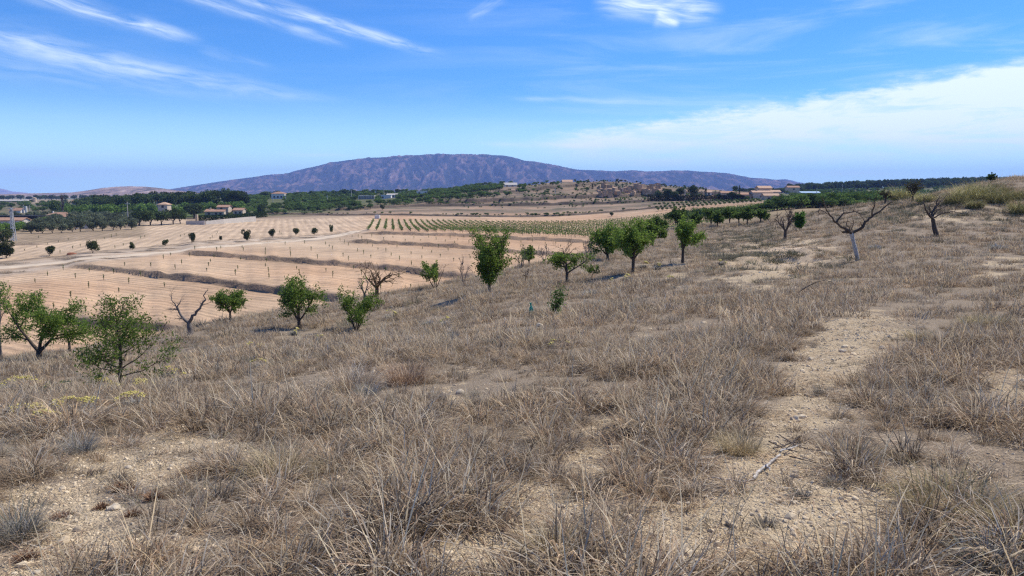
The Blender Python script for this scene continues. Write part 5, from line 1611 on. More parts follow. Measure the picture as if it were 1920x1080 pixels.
# olive orchard and greenery on the left
OL = 'grey green olive tree in the orchard left of the tilled field'
n = 0
for row in range(9):
    for k in range(12):
        px = 58 + k * 19 + row * 6 + r3.uniform(-3, 3); Y = 228 + row * 15 + k * 3.0 + r3.uniform(-2, 2)
        if px > 262 + row * 1 or n > 95: continue
        g = gv(px, Y)
        put_far(P_olive[n % 3], 'olive_tree', OL, 'tree', g, r3.uniform(3.0, 4.0), r3.uniform(3.9, 5.0), r3.uniform(0, 6), 'olive trees of the orchard'); n += 1
for k in range(26):
    px = -20 + k * 7.2 + r3.uniform(-4, 4); Y = r3.uniform(232, 262) if px < 60 else r3.uniform(268, 330)
    put_far(P_bush[k % 3], 'garden_bush', 'light green leafy bush in the garden between the long white house and the olives', 'bush', gv(px, Y), r3.uniform(2.6, 3.8), r3.uniform(4, 6), r3.uniform(0, 6), 'leafy bushes of the garden by the pylon')
for k in range(30):
    px = -40 + k * 13 + r3.uniform(-6, 6); Y = r3.uniform(340, 375)
    if 62 < px < 165 and Y < 360: Y = 372
    put_far(P_olive[k % 3], 'olive_tree', 'dark olive tree of the far rows behind the walled entrance', 'tree', gv(px, Y), r3.uniform(3.0, 4.2), r3.uniform(4.5, 6), r3.uniform(0, 6), 'olive trees of the far rows')

BIG = [(100, 403, 400, 29, 30, 'pine', 'big dark pine standing alone left of the grey poplar'), (190, 385, 560, 22, 40, 'umb', 'umbrella pine with the highest crown, left of the brown hill foot'),
       (262, 421, 285, 27, 40, 'pine', 'round pine at the left end of the pine clump by the field'), (282, 421, 288, 29, 42, 'pine', 'second round pine of the clump by the field'),
       (303, 420, 292, 28, 44, 'pine', 'middle round pine of the clump by the field, below the pale roof'), (325, 420, 300, 29, 40, 'pine', 'round pine of the clump by the field, right of the pale roof'),
       (338, 417, 306, 25, 30, 'pine', 'rightmost round pine of the clump by the field gate'), (364, 404, 370, 27, 44, 'pine', 'wide dark pine behind the gate left of the two level house'),
       (424, 402, 425, 22, 14, 'pine', 'dark tree in front of the two level house'), (492, 402, 400, 22, 22, 'pine', 'dark pointed conifer left of the green groves'),
       (630, 368, 720, 11, 16, 'pine', 'single dark pine left of the pair on the horizon groves'), (646, 369, 700, 15, 15, 'pine', 'dark pine left of the double pine on the green plain'),
       (660, 369, 700, 15, 14, 'pine', 'dark pine right of the double pine on the green plain'), (745, 366, 760, 13, 12, 'pine', 'dark pine right of the white greenhouse'),
       (584, 366, 760, 9, 12, 'pine', 'small dark pine between the white house and the double pine'), (500, 370, 700, 12, 34, 'pine', 'low dark pine crown left of the white red roofed house'), (521, 368, 720, 12, 18, 'pine', 'dark pine behind the white red roofed house'),
       (1234, 373, 440, 17, 15, 'pine', 'leftmost conifer behind the black hedge on the right'), (1252, 372, 442, 20, 22, 'pine', 'second conifer behind the black hedge on the right'),
       (1276, 371, 446, 22, 18, 'pine', 'third conifer behind the black hedge on the right'), (1299, 373, 440, 27, 22, 'pine', 'tallest conifer behind the black hedge, right of the pole'),
       (1264, 372, 440, 15, 20, 'pine', 'low conifer in the gap of the black hedge row'), (1352, 374, 440, 13, 30, 'bush', 'bright green garden tree left of the sandstone farmhouse'),
       (1372, 374, 425, 15, 22, 'pine', 'dark tree left of the sandstone farmhouse terrace'), (1386, 375, 420, 12, 14, 'pine', 'dark bush beside the sandstone farmhouse terrace'),
       (1466, 378, 410, 14, 14, 'bush', 'green bush in front of the sandstone farmhouse'), (1400, 376, 412, 9, 12, 'bush', 'small green tree below the sandstone farmhouse terrace'),
       (1378, 360, 560, 12, 14, 'pine', 'dark pine on the skyline left of the farmhouse roof'), (1548, 375, 500, 12, 14, 'bush', 'green bush right of the white and blue building'),
       (1164, 350, 640, 6, 8, 'pine', 'tiny dark tree on the crest of the low hill, left one'), (1194, 349, 640, 5, 6, 'pine', 'tiny dark tree on the crest of the low hill, second'), (1201, 349, 645, 5, 6, 'pine', 'tiny dark tree on the crest of the low hill, third'),
       (1039, 353, 690, 8, 8, 'pine', 'dark tree left of the cream hill house'), (1082, 350, 690, 6, 14, 'pine', 'low dark tree right of the cream hill house'), (1103, 350, 640, 6, 4, 'cyp', 'tiny cypress on the hill crest right of the cream hill house'),
       (1323, 375, 436, 22, 5, 'cyp', 'slender cypress between the conifers and the farmhouse'), (1386, 362, 430, 13, 4, 'cyp', 'thin cypress touching the farmhouse roof edge'),
       (1111, 364, 560, 12, 5, 'cyp', 'dark narrow tree on the terraces left of the orange crag'), (1080, 366, 540, 7, 8, 'bush', 'green bush on the terraces below the cream hill house'), (1102, 366, 545, 9, 8, 'bush', 'green bush left of the dark narrow tree on the terraces')]
for i, (a, b_, Y, hh, ww, kd, lb) in enumerate(BIG):
    g = gv(a, Y)
    pr = {'pine': P_pine, 'umb': P_umb, 'bush': P_bush, 'cyp': P_cyp}[kd]
    # the crown must reach the row it reaches in the photograph
    ztop = P(a, b_ - hh, Y).z
    h = max(ztop - g.z, hh / FPX * Y * 0.8)
    put_far(pr[i % len(pr)], 'pine_tree' if kd in ('pine', 'umb') else ('cypress_tree' if kd == 'cyp' else 'garden_tree'), lb, 'tree', g, h, ww / FPX * Y, i * 1.1)

# dark belt of pines behind the houses, groves before it
for k in range(44):
    px = 150 + (k % 22) * 14.5 + r3.uniform(-6, 6); Y = 470 + (k // 22) * 40 + r3.uniform(-15, 15)
    if px > 462: continue
    g = gv(px, Y); top = 375 - 12 * min(1, max(0, (px - 150) / 130)) - (4 if px > 390 else 0) - (k // 22) * 3 - r3.uniform(0, 4)
    h = P(px, top, Y).z - g.z
    put_far(P_pine[k % 3] if k % 5 else P_umb[k % 2], 'pine_tree', 'dark pine of the belt behind the houses and gardens', 'tree', g, max(h, 5), r3.uniform(9, 13), r3.uniform(0, 6), 'pines of the dark belt behind the gardens')
for k in range(60):
    px = 120 + (k * 37 % 340) + r3.uniform(-6, 6); Y = r3.uniform(395, 465)
    if 375 < px < 460 and Y < 430: Y += 40
    if not clear_view(px, Y): continue
    g = gv(px, Y); h = r3.uniform(4.5, 7.5)
    put_far(P_bush[k % 3], 'garden_tree', 'light green broadleaf tree among the gardens below the dark pine belt', 'tree', g, h, r3.uniform(7, 10), r3.uniform(0, 6), 'green broadleaf trees among the gardens')

def orchard(n_, pxr, Yr, hr, wr, proto, name, label, group, cat='tree', test=None):
    c = 0
    while c < n_:
        px = r3.uniform(*pxr); Y = math.sqrt(r3.uniform(Yr[0] ** 2, Yr[1] ** 2))
        if (test and not test(px, Y)) or not clear_view(px, Y): 
            c += 0.2; continue
        put_far(proto[int(c * 10) % len(proto)], name, label, cat, gv(px, Y), r3.uniform(*hr), r3.uniform(*wr), r3.uniform(0, 6), group); c += 1
orchard(190, (470, 930), (405, 760), (2.8, 4.6), (4.0, 6.5), P_orch, 'orchard_tree', 'green orchard tree of the wide groves under the mountain', 'orchard trees of the wide groves',
        test=lambda p, Y: Y > 415 + max(0, p - 600) * 0.33)
orchard(60, (905, 1110), (500, 680), (1.6, 3.0), (2, 4), P_orch, 'hill_shrub', 'olive green shrub scattered on the terraced low hill', 'shrubs scattered on the low hill', 'shrub')
orchard(36, (1090, 1260), (500, 640), (1.4, 2.6), (2, 3.4), P_olive, 'hill_shrub', 'dark shrub scattered around the orange crag', 'shrubs around the orange crag', 'shrub')
# young orchard in rows below the black hedge
for row in range(3):
    for k in range(24):
        px = 1228 + k * 8.3 + row * 3; Y = 395 - row * 16
        put_far(P_orch[(k + row) % 4], 'young_orchard_tree', 'small round orchard tree in the rows under the black hedge', 'tree', gv(px, Y), r3.uniform(1.4, 2.0), r3.uniform(1.7, 2.3), r3.uniform(0, 6), 'small orchard trees under the black hedge')
# dense green grove on the right, its nearest trees one by one, then the mass behind
for k in range(44):
    px = 1255 + k * 9.2 + r3.uniform(-2.5, 2.5); Y = 250 - (px - 1255) * 0.10 + r3.uniform(-8, 8)
    g = gv(px, Y); top = 398 - 15 * sst if False else 0
    ytop = np.interp(px, [1250, 1330, 1420, 1520, 1660], [393, 389, 385, 381, 375]) + r3.uniform(-1, 2)
    h = P(px, ytop, Y).z - g.z
    put_far(P_orch[k % 4], 'grove_tree', 'bright green tree in the front row of the dense grove behind the slope', 'tree', g, max(2.6, min(h, 6.5)), r3.uniform(4.5, 6), r3.uniform(0, 6), 'front row trees of the dense green grove')

def tree_mesh_joined(proto, name):
    crown, tr, h, w = proto
    def arr(me_):
        v = np.empty(len(me_.vertices) * 3, np.float32); me_.vertices.foreach_get('co', v); return v.reshape(-1, 3)
    o = bpy.data.meshes.new(name)
    import bmesh
    bm = bmesh.new(); bm.from_mesh(crown); n0 = len(bm.faces); bm.from_mesh(tr)
    bm.faces.ensure_lookup_table()
    for i in range(n0, len(bm.faces)): bm.faces[i].material_index = 1
    bm.to_mesh(o); bm.free(); o.materials.append(M['farleaf']); o.materials.append(M['bark'])
    return o
c_orch = lib_collection("grove_trees", [tree_mesh_joined(p_, 'grove_tree_mesh') for p_ in P_orch])
c_pine = lib_collection("wood_trees", [tree_mesh_joined(p_, 'wood_tree_mesh') for p_ in P_pine])
rg = np.random.default_rng(31)
def far_mass(name, coll, nc, n_, pxr, Yr, hs, ws, h0, w0, test=None):
    px = rg.uniform(pxr[0], pxr[1], n_); Y = np.sqrt(rg.uniform(Yr[0] ** 2, Yr[1] ** 2, n_))
    if test is not None:
        k = test(px, Y); px, Y = px[k], Y[k]
    k = np.array([clear_view(a, b_) for a, b_ in zip(px, Y)], bool); px, Y = px[k], Y[k]
    x = (px - 960) / FPX * Y; z = Vgt(x, Y); n_ = len(x)
    h = rg.uniform(hs[0], hs[1], n_) / h0; w = rg.uniform(ws[0], ws[1], n_) / w0
    return [np.stack([x, Y, z], 1), np.stack([np.zeros(n_), np.zeros(n_), rg.uniform(0, 6, n_)], 1), np.stack([w, w, h], 1), rg.integers(0, nc, n_)]
scatter('green_grove', c_orch, *merge(
    far_mass('', c_orch, 4, 330, (1440, 1680), (215, 300), (3, 4.6), (4.5, 6), 4, 4.4, lambda p, Y: Y > 240 - (p - 1255) * 0.10),
    far_mass('', c_orch, 4, 1300, (440, 960), (560, 1200), (2.6, 4.6), (4.5, 7), 4, 4.4, lambda p, Y: (Y > 440 + np.maximum(p - 600, 0) * 0.36) & (np.sin(p / 9.0 + Y / 23.0) + np.sin(Y / 11.0) > -0.9)),
    far_mass('', c_orch, 4, 900, (1470, 2150), (430, 1000), (2.4, 4), (4, 6), 4, 4.4, lambda p, Y: (Y > 560 + 30 * np.sin(p / 30)) | (p > 1600)),
    far_mass('', c_orch, 4, 260, (-250, 160), (420, 900), (3, 5), (5, 8), 4, 4.4)), M['farleaf'])
scatter('green_grove', c_orch, *merge(
    far_mass('', c_orch, 4, 1500, (455, 985), (405, 640), (2.2, 3.8), (3.6, 5.6), 4, 4.4, lambda p, Y: (Y > 408 + np.maximum(p - 600, 0) * 0.26 + 12 * np.sin(p / 23.0)) & (np.sin(p / 31.0 + Y / 17.0) > -0.75)),
    far_mass('', c_orch, 4, 1100, (860, 1320), (430, 680), (0.7, 1.9), (0.9, 2.4), 4, 4.4, lambda p, Y: fbm(p / 26, Y / 13, 3, 9) > 0.02),
    far_mass('', c_orch, 4, 500, (1480, 1760), (420, 640), (1.5, 3.4), (2.5, 5), 4, 4.4)), M['farleaf'])
def far_banks(n_):
    px = rg.uniform(480, 1420, n_); Y = rg.uniform(345, 560, n_); x = (px - 960) / FPX * Y
    dz, face, lip = bank_terms(x, Y)
    k = rg.random(n_) < np.clip(lip * 0.5 * np.clip(0.4 + 1.8 * fbm(x / 9, Y / 9, 3, 44), 0, 1), 0, 1)
    x, Y = x[k], Y[k]; m_ = len(x); s_ = rg.uniform(0.14, 0.34, m_)
    return [np.stack([x, Y, Vgt(x, Y) - 0.1], 1), np.stack([np.zeros(m_)] * 2 + [rg.uniform(0, 6, m_)], 1), np.stack([s_ * 1.7, s_ * 1.5, s_], 1), rg.integers(0, 4, m_)]
scatter('bank_shrubs', c_orch, *far_banks(24000), M['farleaf'])
scatter('pine_wood', c_pine, *merge(
    far_mass('', c_pine, 3, 1100, (1475, 2150), (880, 1080), (7, 12), (7, 10), 8, 7),
    far_mass('', c_pine, 3, 200, (1375, 1500), (800, 980), (4, 7), (7, 10), 8, 7),
    far_mass('', c_pine, 3, 300, (-250, 330), (1150, 1700), (6, 10), (9, 16), 8, 7, lambda p, Y: np.sin(p / 17 + Y / 60) > 0.1)), M['farleaf'])

# dry grass on the lips of the terrace banks and beside the track
def lip_points(n_):
    px = rg.uniform(-60, 1300, n_); Y = np.sqrt(rg.uniform(60 ** 2, 420 ** 2, n_)); x = (px - 960) / FPX * Y
    dz, face, lip = bank_terms(x, Y)
    k = rg.random(n_) < np.clip(lip * (0.3 + 1.6 * fbm(x / 3, Y / 3, 3, 18)) + face * 0.25, 0, 1)
    tr = np.interp(np.arctan2(x, Y), _ta, _tr); s = np.hypot(x, Y) - tr
    side = (np.exp(-((s - 8) / 5.0) ** 2) + np.exp(-((s + 7) / 3.5) ** 2) + np.exp(-((s - 17) / 1.5) ** 2)) * (px < 680)
    k |= rg.random(n_) < side * np.clip(fbm(x / 4, Y / 4, 4, 28) * 3, 0, 1) * 0.5
    return x[k], Y[k]
_q = [on_plane(a, b_) for a, b_ in zip([-60, 0, 130, 250, 400, 480, 600, 660, 720], [508, 503, 490, 478, 463, 456, 448, 437, 430])]
_ta = [math.atan2(*q) for q in _q]; _tr = [math.hypot(*q) for q in _q]
x, y = lip_points(90000); z = Vgt(x, y); n = len(x); s = rg.uniform(1.0, 2.2, n)
scatter('dry_grass', c_far, np.stack([x, y, z], 1), np.stack([np.zeros(n), np.zeros(n), rg.uniform(0, 6, n)], 1), np.stack([s * 1.3, s * 1.3, s * 0.8], 1), rg.integers(0, 8, n), M['grass'])

# ================================================================= vineyard rows
def vine_row(px_near, Yn, Yf, k):
    """row runs away from the viewer towards column 733 of the horizon"""
    bx, by = math.sin(VAZ), math.cos(VAZ)
    rg_ = np.random.default_rng(1000 + k)
    x0 = xfor(px_near, Yn)
    L = (Yf - Yn) / by; n_ = int(L / 1.1)
    s_ = np.linspace(0, L, n_) + rg_.normal(size=n_) * 0.15
    keep_ = rg_.random(n_) > 0.06; s_ = s_[keep_]; n_ = len(s_)
    X, Yy = x0 + bx * s_, Yn + by * s_; zz = Vgt(X, Yy)
    g0_ = (X[0], Yy[0], zz[0])
    m_ = 4
    C = np.stack([np.repeat(X - X[0], m_), np.repeat(Yy - Yy[0], m_), np.repeat(zz - zz[0], m_)], 1)
    C += np.stack([rg_.normal(size=len(C)) * 0.22, rg_.normal(size=len(C)) * 0.30, 0.55 + np.abs(rg_.normal(size=len(C))) * 0.26], 1)
    v, F, cc = leaf_cards(C, 0.42, 0.34, rg_, (0.12, 0.17, 0.05), 0.35, 0.3)
    ORD = ['first', 'second', 'third', 'fourth', 'fifth', 'sixth', 'seventh', 'eighth', 'ninth', 'tenth', 'eleventh', 'twelfth']
    root = thing('vine_row', ('%s row of grapevines counted from the left end of the vineyard' % ORD[k]) if k < 12 else 'green row of staked grapevines in the crowded right part of the vineyard', 'vine row', g0_, 0, 'rows of vines in the vineyard')
    link('vines', mesh_np('vines', v, F, [M['leaf']], False, {'col': ('FLOAT_COLOR', cc)}), root)
    q = np.stack([X - X[0], Yy - Yy[0], zz - zz[0]], 1)[::3]; w_ = 0.05
    v = np.concatenate([np.stack([q + [-w_, 0, -0.1], q + [w_, 0, -0.1], q + [w_, 0, 1.0], q + [-w_, 0, 1.0]], 1).reshape(-1, 3), np.stack([q + [0, -w_, -0.1], q + [0, w_, -0.1], q + [0, w_, 1.0], q + [0, -w_, 1.0]], 1).reshape(-1, 3)])
    f = np.arange(len(v) // 4)[:, None] * 4 + np.array([[0, 1, 2, 3]])
    link('stakes', mesh_np('stakes', v, f, [M['greybark']]), root, kind='stuff')
VAZ = math.atan2(733 - 960, FPX)
for k in range(84):
    pn = 690 + k * 16.1
    Yn = 12.5 * FPX / (np.interp(pn, [690, 740, 800, 1000, 2200], [433, 438, 441, 444, 446]) - 362)
    x0 = xfor(pn, Yn)
    Yf = 335
    # clip at the right hand side where the valley climbs
    if x0 > 75: Yn = Yn + 0.35 * (x0 - 75)
    if Yf - Yn < 25: continue
    vine_row(pn if x0 <= 75 else 960 + x0 / Yn * FPX, Yn, Yf, k)

# young trees planted in the tilled fields: thin green stems on a grid
mb = MB(); mb.bar((0, 0, -0.1), (0.02, 0, 0.5), 0.035).bar((0.02, 0, 0.5), (0, 0.02, 1.0), 0.025)
stem_me = mb.mesh('stem', M['bark'])
SAP = []
for i in range(4):
    r_ = np.random.default_rng(70 + i); n_ = 26
    C = np.stack([r_.normal(size=n_) * 0.05, r_.normal(size=n_) * 0.05, r_.uniform(0.35, 1.1, n_)], 1)
    v, F, cc = leaf_cards(C, 0.18, 0.13, r_, (0.10, 0.16, 0.04), 0.3, 0.6)
    SAP.append(mesh_np('leaves', v, F, [M['leaf']], False, {'col': ('FLOAT_COLOR', cc)}))
ux, uy = math.cos(R(-31)), math.sin(R(-31)); vx, vy = -uy, ux
cnt = 0
for i in range(-10, 44):
    for j in range(-6, 34):
        X = -150 + ux * i * 7.0 + vx * j * 6.0; Yy = 120 + uy * i * 7.0 + vy * j * 6.0
        if Yy < 45: continue
        X += r3.uniform(-.3, .3); Yy += r3.uniform(-.3, .3)
        z_ = float(Vgt(np.array([X]), np.array([Yy]))[0])
        px, py, _ = [float(q) for q in project(np.array([X]), np.array([Yy]), np.array([z_]))]
        if px < 0 or px > 1250 or py > 660: continue
        _, fc, lp = bank_terms(np.array([X]), np.array([Yy]))
        if fc[0] > 0.2 or lp[0] > 0.3: continue
        rr_ = math.hypot(X, Yy); s = rr_ - float(np.interp(math.atan2(X, Yy), _ta, _tr))
        if px < 690 and -14 < s < 22: continue
        if s >= 22 and (i + j) % 2: continue
        if py < 444 and px > 660 or rr_ > 250: continue
        if float(Hgt(np.array([X]), np.array([Yy]))[0]) > z_: continue
        if r3.random() < 0.30 or cnt >= 290: continue
        root = thing('planted_sapling', 'thin green sapling planted in the tilled field', 'sapling', (X, Yy, z_), r3.uniform(0, 6), 'young saplings planted in the tilled fields')
        k = r3.uniform(0.45, 0.9); root.scale = (1, 1, k)
        link('stem', stem_me, root); link('leaves', SAP[cnt % 4], root); cnt += 1
print('saplings', cnt)

# ================================================================= buildings, walls, poles
def window(root, x, y, z, w, h, frame='frame', face=-1):
    """on the wall facing -y: frame proud of the wall, pane set in it"""
    f = 0.12
    mb = MB()
    mb.box(x - w / 2 - f, x + w / 2 + f, y - 0.06, y + 0.05, z - f, z); mb.box(x - w / 2 - f, x + w / 2 + f, y - 0.06, y + 0.05, z + h, z + h + f)
    mb.box(x - w / 2 - f, x - w / 2, y - 0.06, y + 0.05, z, z + h); mb.box(x + w / 2, x + w / 2 + f, y - 0.06, y + 0.05, z, z + h)
    fr = mb.build('window', M[frame], root)
    MB().box(x - w / 2, x + w / 2, y - 0.03, y + 0.04, z, z + h).build('pane', M['glass'], fr)

def house(name, label, px, Y, W, D, Hh, rise, wall, roof, kind='gable', wins=(), rot=0.0, extra=None, cat='house', py=None, base=3.0):
    g = gv(px, Y)
    if py is not None:      # stands on its own terrace at the height seen
        g.z = P(px, py, Y).z
    root = thing(name, label, cat, tuple(g), rot)
    mb = MB().box(-W / 2, W / 2, 0, D, -base, Hh)
    if kind == 'gable': mb.gable_wall(-W / 2, W / 2, 0, D, Hh, rise)
    mb.build('wall', M[wall], root)
    if kind == 'gable': MB().gable(-W / 2, W / 2, 0, D, Hh, rise).build('roof', M[roof], root)
    elif kind == 'hip': MB().hip(-W / 2, W / 2, 0, D, Hh, rise).build('roof', M[roof], root)
    elif kind == 'flat': MB().box(-W / 2 - .2, W / 2 + .2, -.2, D + .2, Hh, Hh + 0.35).build('roof', M[roof], root)
    for (x_, z_, w_, h_) in wins: window(root, x_, 0, z_, w_, h_)
    if extra: extra(root)
    return root

def ex1(root):
    mb = MB().box(0.2, 6.4, 3.6, 9, 1.6, 4.5); mb.gable_wall(0.2, 6.4, 3.6, 9, 4.5, 1.0); mb.build('upper_wall', M['cream'], root)
    MB().gable(0.2, 6.4, 3.6, 9, 4.5, 1.0, 0.4).build('upper_roof', M['tile'], root)
    window(root, 2.6, 3.6, 3.35, 1.2, 0.85)
    MB().box(-3.6, -3.0, 3, 3.6, 2.2, 4.2).build('chimney', M['cream'], root)
house('villa', 'cream two level house with terracotta roofs above the dark hedge', 402, 412, 10.5, 7, 2.1, 1.2, 'cream', 'tile', 'gable', [(-3, 0.5, 1.2, 1.0), (1, .5, 1.2, 1.0), (3.4, .5, 1.3, 1.0)], 0.0, ex1, py=404)
house('villa', 'small cream annex with a tiled roof right of the two level house', 446, 418, 5.4, 6, 2.6, 1.1, 'cream', 'tile', 'gable', [(-1.2, .8, 1.0, 1.0), (1.2, .8, 1.0, 1.0)], 0, py=403)
house('villa', 'house with a pale tiled roof half hidden by the pine clump', 306, 372, 4.6, 4.4, 2.4, 1.3, 'cream', 'paletile', 'hip', [(0, 1, 1.1, 1.0)], 0, py=393)
house('villa', 'small pale roofed house above the half hidden one', 301, 480, 4.6, 4, 3.6, .9, 'white', 'paletile', 'gable', [(0, 2, 1.1, 1.0)], 0, py=388)
def ex2(root):
    MB().box(-4.6, -4.1, 3, 3.5, 2.0, 3.3).build('chimney', M['cream'], root); MB().box(-3.6, -3.1, 4, 4.5, 2.4, 4.3).build('chimney', M['white'], root); MB().box(4.4, 4.9, 3, 3.5, 2.0, 3.2).build('chimney', M['white'], root)
house('farmhouse', 'long low house under a wide orange hip roof behind the olives', 104, 330, 12.6, 8, 1.7, 2.2, 'cream', 'tile', 'hip', [(-3, .4, 1.2, 0.9), (3, .4, 1.2, 0.9)], 0, ex2, py=415)
house('farmhouse', 'small orange roofed outbuilding right of the wide hip roof', 147, 350, 4.4, 4, 1.6, .9, 'cream', 'tile', 'gable', [(0, .5, .9, .8)], 0, py=414)
def ex3(root):
    MB().box(2.4, 4.0, -0.3, 0.05, -0.2, 1.3).build('door', M['white'], root); MB().box(5.0, 6.2, -0.3, 0.05, 0, 1.2).build('door', M['white'], root)
house('farmhouse', 'long white walled house with a brown roof behind the lattice pylon', 6, 270, 13.5, 5, 1.5, .8, 'concrete', 'tile', 'gable', [(-3.6, .4, 1.0, .7)], 0, ex3, py=421)
house('barn', 'red roofed white barn at the far left with a round tower beside it', 28, 470, 7.2, 5, 1.8, 1.4, 'white', 'tile', 'gable', [(-1.5, .6, 1.0, .9)], 0, lambda r_: MB().cyl(5.2, 3, .7, -1, 4.4, 10).build('tower', M['white'], r_), py=400)
house('farmhouse', 'low farm building with pale walls on the horizon at far left', 143, 760, 9, 6, 2.4, 1.3, 'cream', 'tile', 'gable', [(-3, 1, 1.5, 1.2), (3, 1, 1.5, 1.2)], 0, py=382)
house('farm_shed', 'long brown shed on the horizon at the left edge', 25, 1000, 44, 10, 3.2, 1.2, 'sand', 'concrete', 'gable', [(-12, 1, 3, 1.4), (0, 1, 3, 1.4), (12, 1, 3, 1.4)], 0, None, 'shed', py=381)
g = gv(65, 1000); g.z = P(65, 379, 1000).z
MB().cyl(0, 0, 2.6, -4, 5.5, 12).cyl(0, 0, 2.8, 5.5, 6.2, 12, 0.4).build('silo', M['sand'], None, loc=tuple(g), label='round sand coloured silo on the horizon at far left', cat='silo')
house('villa', 'white house with a bright red roof among the pines left of centre', 521, 640, 11, 8, 4.8, 1.8, 'white', 'tile', 'hip', [(-3, 1.5, 1.3, 1.4), (0, 1.5, 1.3, 1.4), (3, 1.5, 1.3, 1.4)], 0, py=374)
house('house', 'small white house with a flat roof left of the hill crossing pole', 792, 700, 11, 7, 3.3, 0, 'white', 'white', 'flat', [(-3, 1, 1.5, 1.2), (3, 1, 1.5, 1.2)], 0, py=365)
house('house', 'small pale building right of the white greenhouse', 722, 640, 10, 6, 3.0, 0, 'white', 'blue', 'flat', [(-2, .9, 1.5, 1.1)], 0, py=373)
house('house', 'low white building at the right of the greenhouse, second one', 735, 655, 9, 6, 2.6, 1.0, 'white', 'concrete', 'gable', [(1, .9, 1.5, 1.1)], 0, py=371)
house('villa', 'pale roofed house on the skyline in front of the mountain', 957, 700, 12, 8, 2.6, 2.0, 'white', 'concrete', 'gable', [(-3, .8, 1.4, 1.2), (2, .8, 1.4, 1.2)], 0, py=352)
house('villa', 'cream house with a gabled roof on the low hill under the mountain end', 1064, 690, 9, 8, 4.4, 1.8, 'cream', 'paletile', 'gable', [(-2, 1.5, 1.2, 1.3), (2, 1.5, 1.2, 1.3)], 0, py=350)
house('house', 'tiny white hut on the skyline left of the pale roofed house', 925, 780, 6, 5, 2.2, .9, 'cream', 'tile', 'gable', [(0, .8, 1.4, .9)], 0, None, 'hut', py=352)
# white greenhouse: posts, roof beam and dark bays
g = gv(687, 640); g.z = P(687, 374, 640).z
root = thing('greenhouse', 'long white pergola building with dark bays in the green groves', 'greenhouse', tuple(g))
MB().box(-6.5, 6.5, 0, 6, -1, 2.8).build('back_wall', M['frame'], root)
MB().box(-6.8, 6.8, -.6, 6.2, 2.8, 3.3).build('roof', M['white'], root)
for k in range(7):
    MB().box(-6.6 + k * 2.2 - .15, -6.6 + k * 2.2 + .15, -.5, -.2, -1, 2.8).build('post', M['white'], root)
# white tank and trailer
g = hit(707, 410, 'V'); k = g.y / FPX
root = thing('water_tank', 'white cube shaped water tank behind the start of the vine rows', 'water tank', tuple(g))
MB().box(-4.6 * k, 4.6 * k, 0, 7 * k, -.1, 6.6 * k).build('tank', M['white'], root); MB().box(-1.0 * k, 1.0 * k, 2 * k, 4 * k, 6.6 * k, 7.4 * k).build('lid', M['metal'], root)
MB().box(-4.9 * k, 4.9 * k, -.3 * k, 7.3 * k, -.2, .5 * k).build('pallet', M['frame'], root)
g = gv(972, 520); g.z = P(972, 374, 520).z; k = 520 / FPX
root = thing('trailer', 'small white box trailer on the terraces below the skyline house', 'trailer', tuple(g))
MB().box(-5 * k, 5 * k, 0, 5 * k, 2.0 * k, 8 * k).build('body', M['white'], root); MB().box(-5.2 * k, 5.2 * k, -.2 * k, 5.2 * k, 8 * k, 8.6 * k).build('roof', M['blue'], root)
for s in (-2.6, 2.6):
    w_ = MB(); w_.cyl(0, 0, 1.2 * k, -0.12, 0.12, 10); o = w_.build('wheel', M['net'], root); o.rotation_euler = (PI / 2, 0, 0); o.location = (s * k, -0.1, 1.0 * k)
MB().box(-3.2 * k, 3.2 * k, -.2, .1, -2, 2 * k).build('chassis', M['frame'], root)

# sandstone farmhouse on the right
g = gv(1420, 428); g.z = P(1420, 373, 428).z
root = thing('farmhouse', 'large sandstone farmhouse with stepped tiled roofs right of the conifers', 'farmhouse', tuple(g)); k = 428 / FPX
def blk(nm, x0, x1, y0, y1, z0, z1, rise, roof='paletile', wall='sand'):
    b_ = MB().box(x0 * k, x1 * k, y0, y1, z0 * k, z1 * k); b_.gable_wall(x0 * k, x1 * k, y0, y1, z1 * k, rise * k); b_.build('wall', M[wall], root)
    MB().gable(x0 * k, x1 * k, y0, y1, z1 * k, rise * k, .4).build('roof', M[roof], root)
blk('', -8, 28, 0, 7, -12, 12, 3, wall='cream'); blk('', 9, 33, 6, 13, -12, 20, 4); blk('', -36, -8, 2, 9, -12, 8, 3, 'tile'); blk('', 28, 44, 1, 7, -12, 13, 3, 'paletile', 'cream'); blk('', -60, -36, 8, 13, -12, 11, 3, 'tile')
for x_, z_, w_, h_ in ((6.5, 3.5, 2.2, 2.6), (14, 4, 1.6, 2.2), (21, 4, 1.6, 2.2), (32, 4, 1.8, 2.4)):
    window(root, x_ * k, 0 if x_ < 28 else 1, z_ * k, w_ * k, h_ * k)
for x_ in (-32, -26, -20, -14):
    MB().box(x_ * k - .2, x_ * k + .2, -.6, -.2, -3, 5 * k).build('porch_post', M['cream'], root)
MB().box(-34 * k, -9 * k, -.9, 2.2, 5 * k, 5.6 * k).build('porch_roof', M['paletile'], root)
MB().box(-30 * k, -12 * k, 1.9, 2.05, -1, 4 * k).build('porch_shade_panel', M['net'], root)  # near-black panel on the wall paints in the shade under the porch
MB().box(1 * k, 3 * k, 3, 4, 11 * k, 18.5 * k).build('chimney', M['sand'], root)
house('house', 'small brick coloured ruin right of the sandstone farmhouse', 1447, 405, 8, 5, 3.2, 1.0, 'sand', 'paletile', 'gable', [(-1.5, 1, 1.4, 1.2), (1.5, 1, 1.4, 1.2)], 0, None, 'ruin', py=378)
house('warehouse', 'long white building with a pale blue roof beyond the farmhouse', 1520, 600, 15, 8, 2.3, 1.0, 'white', 'blue', 'gable', [(-4, .6, 2, 1), (3, .6, 2, 1)], 0, None, 'warehouse', py=367)
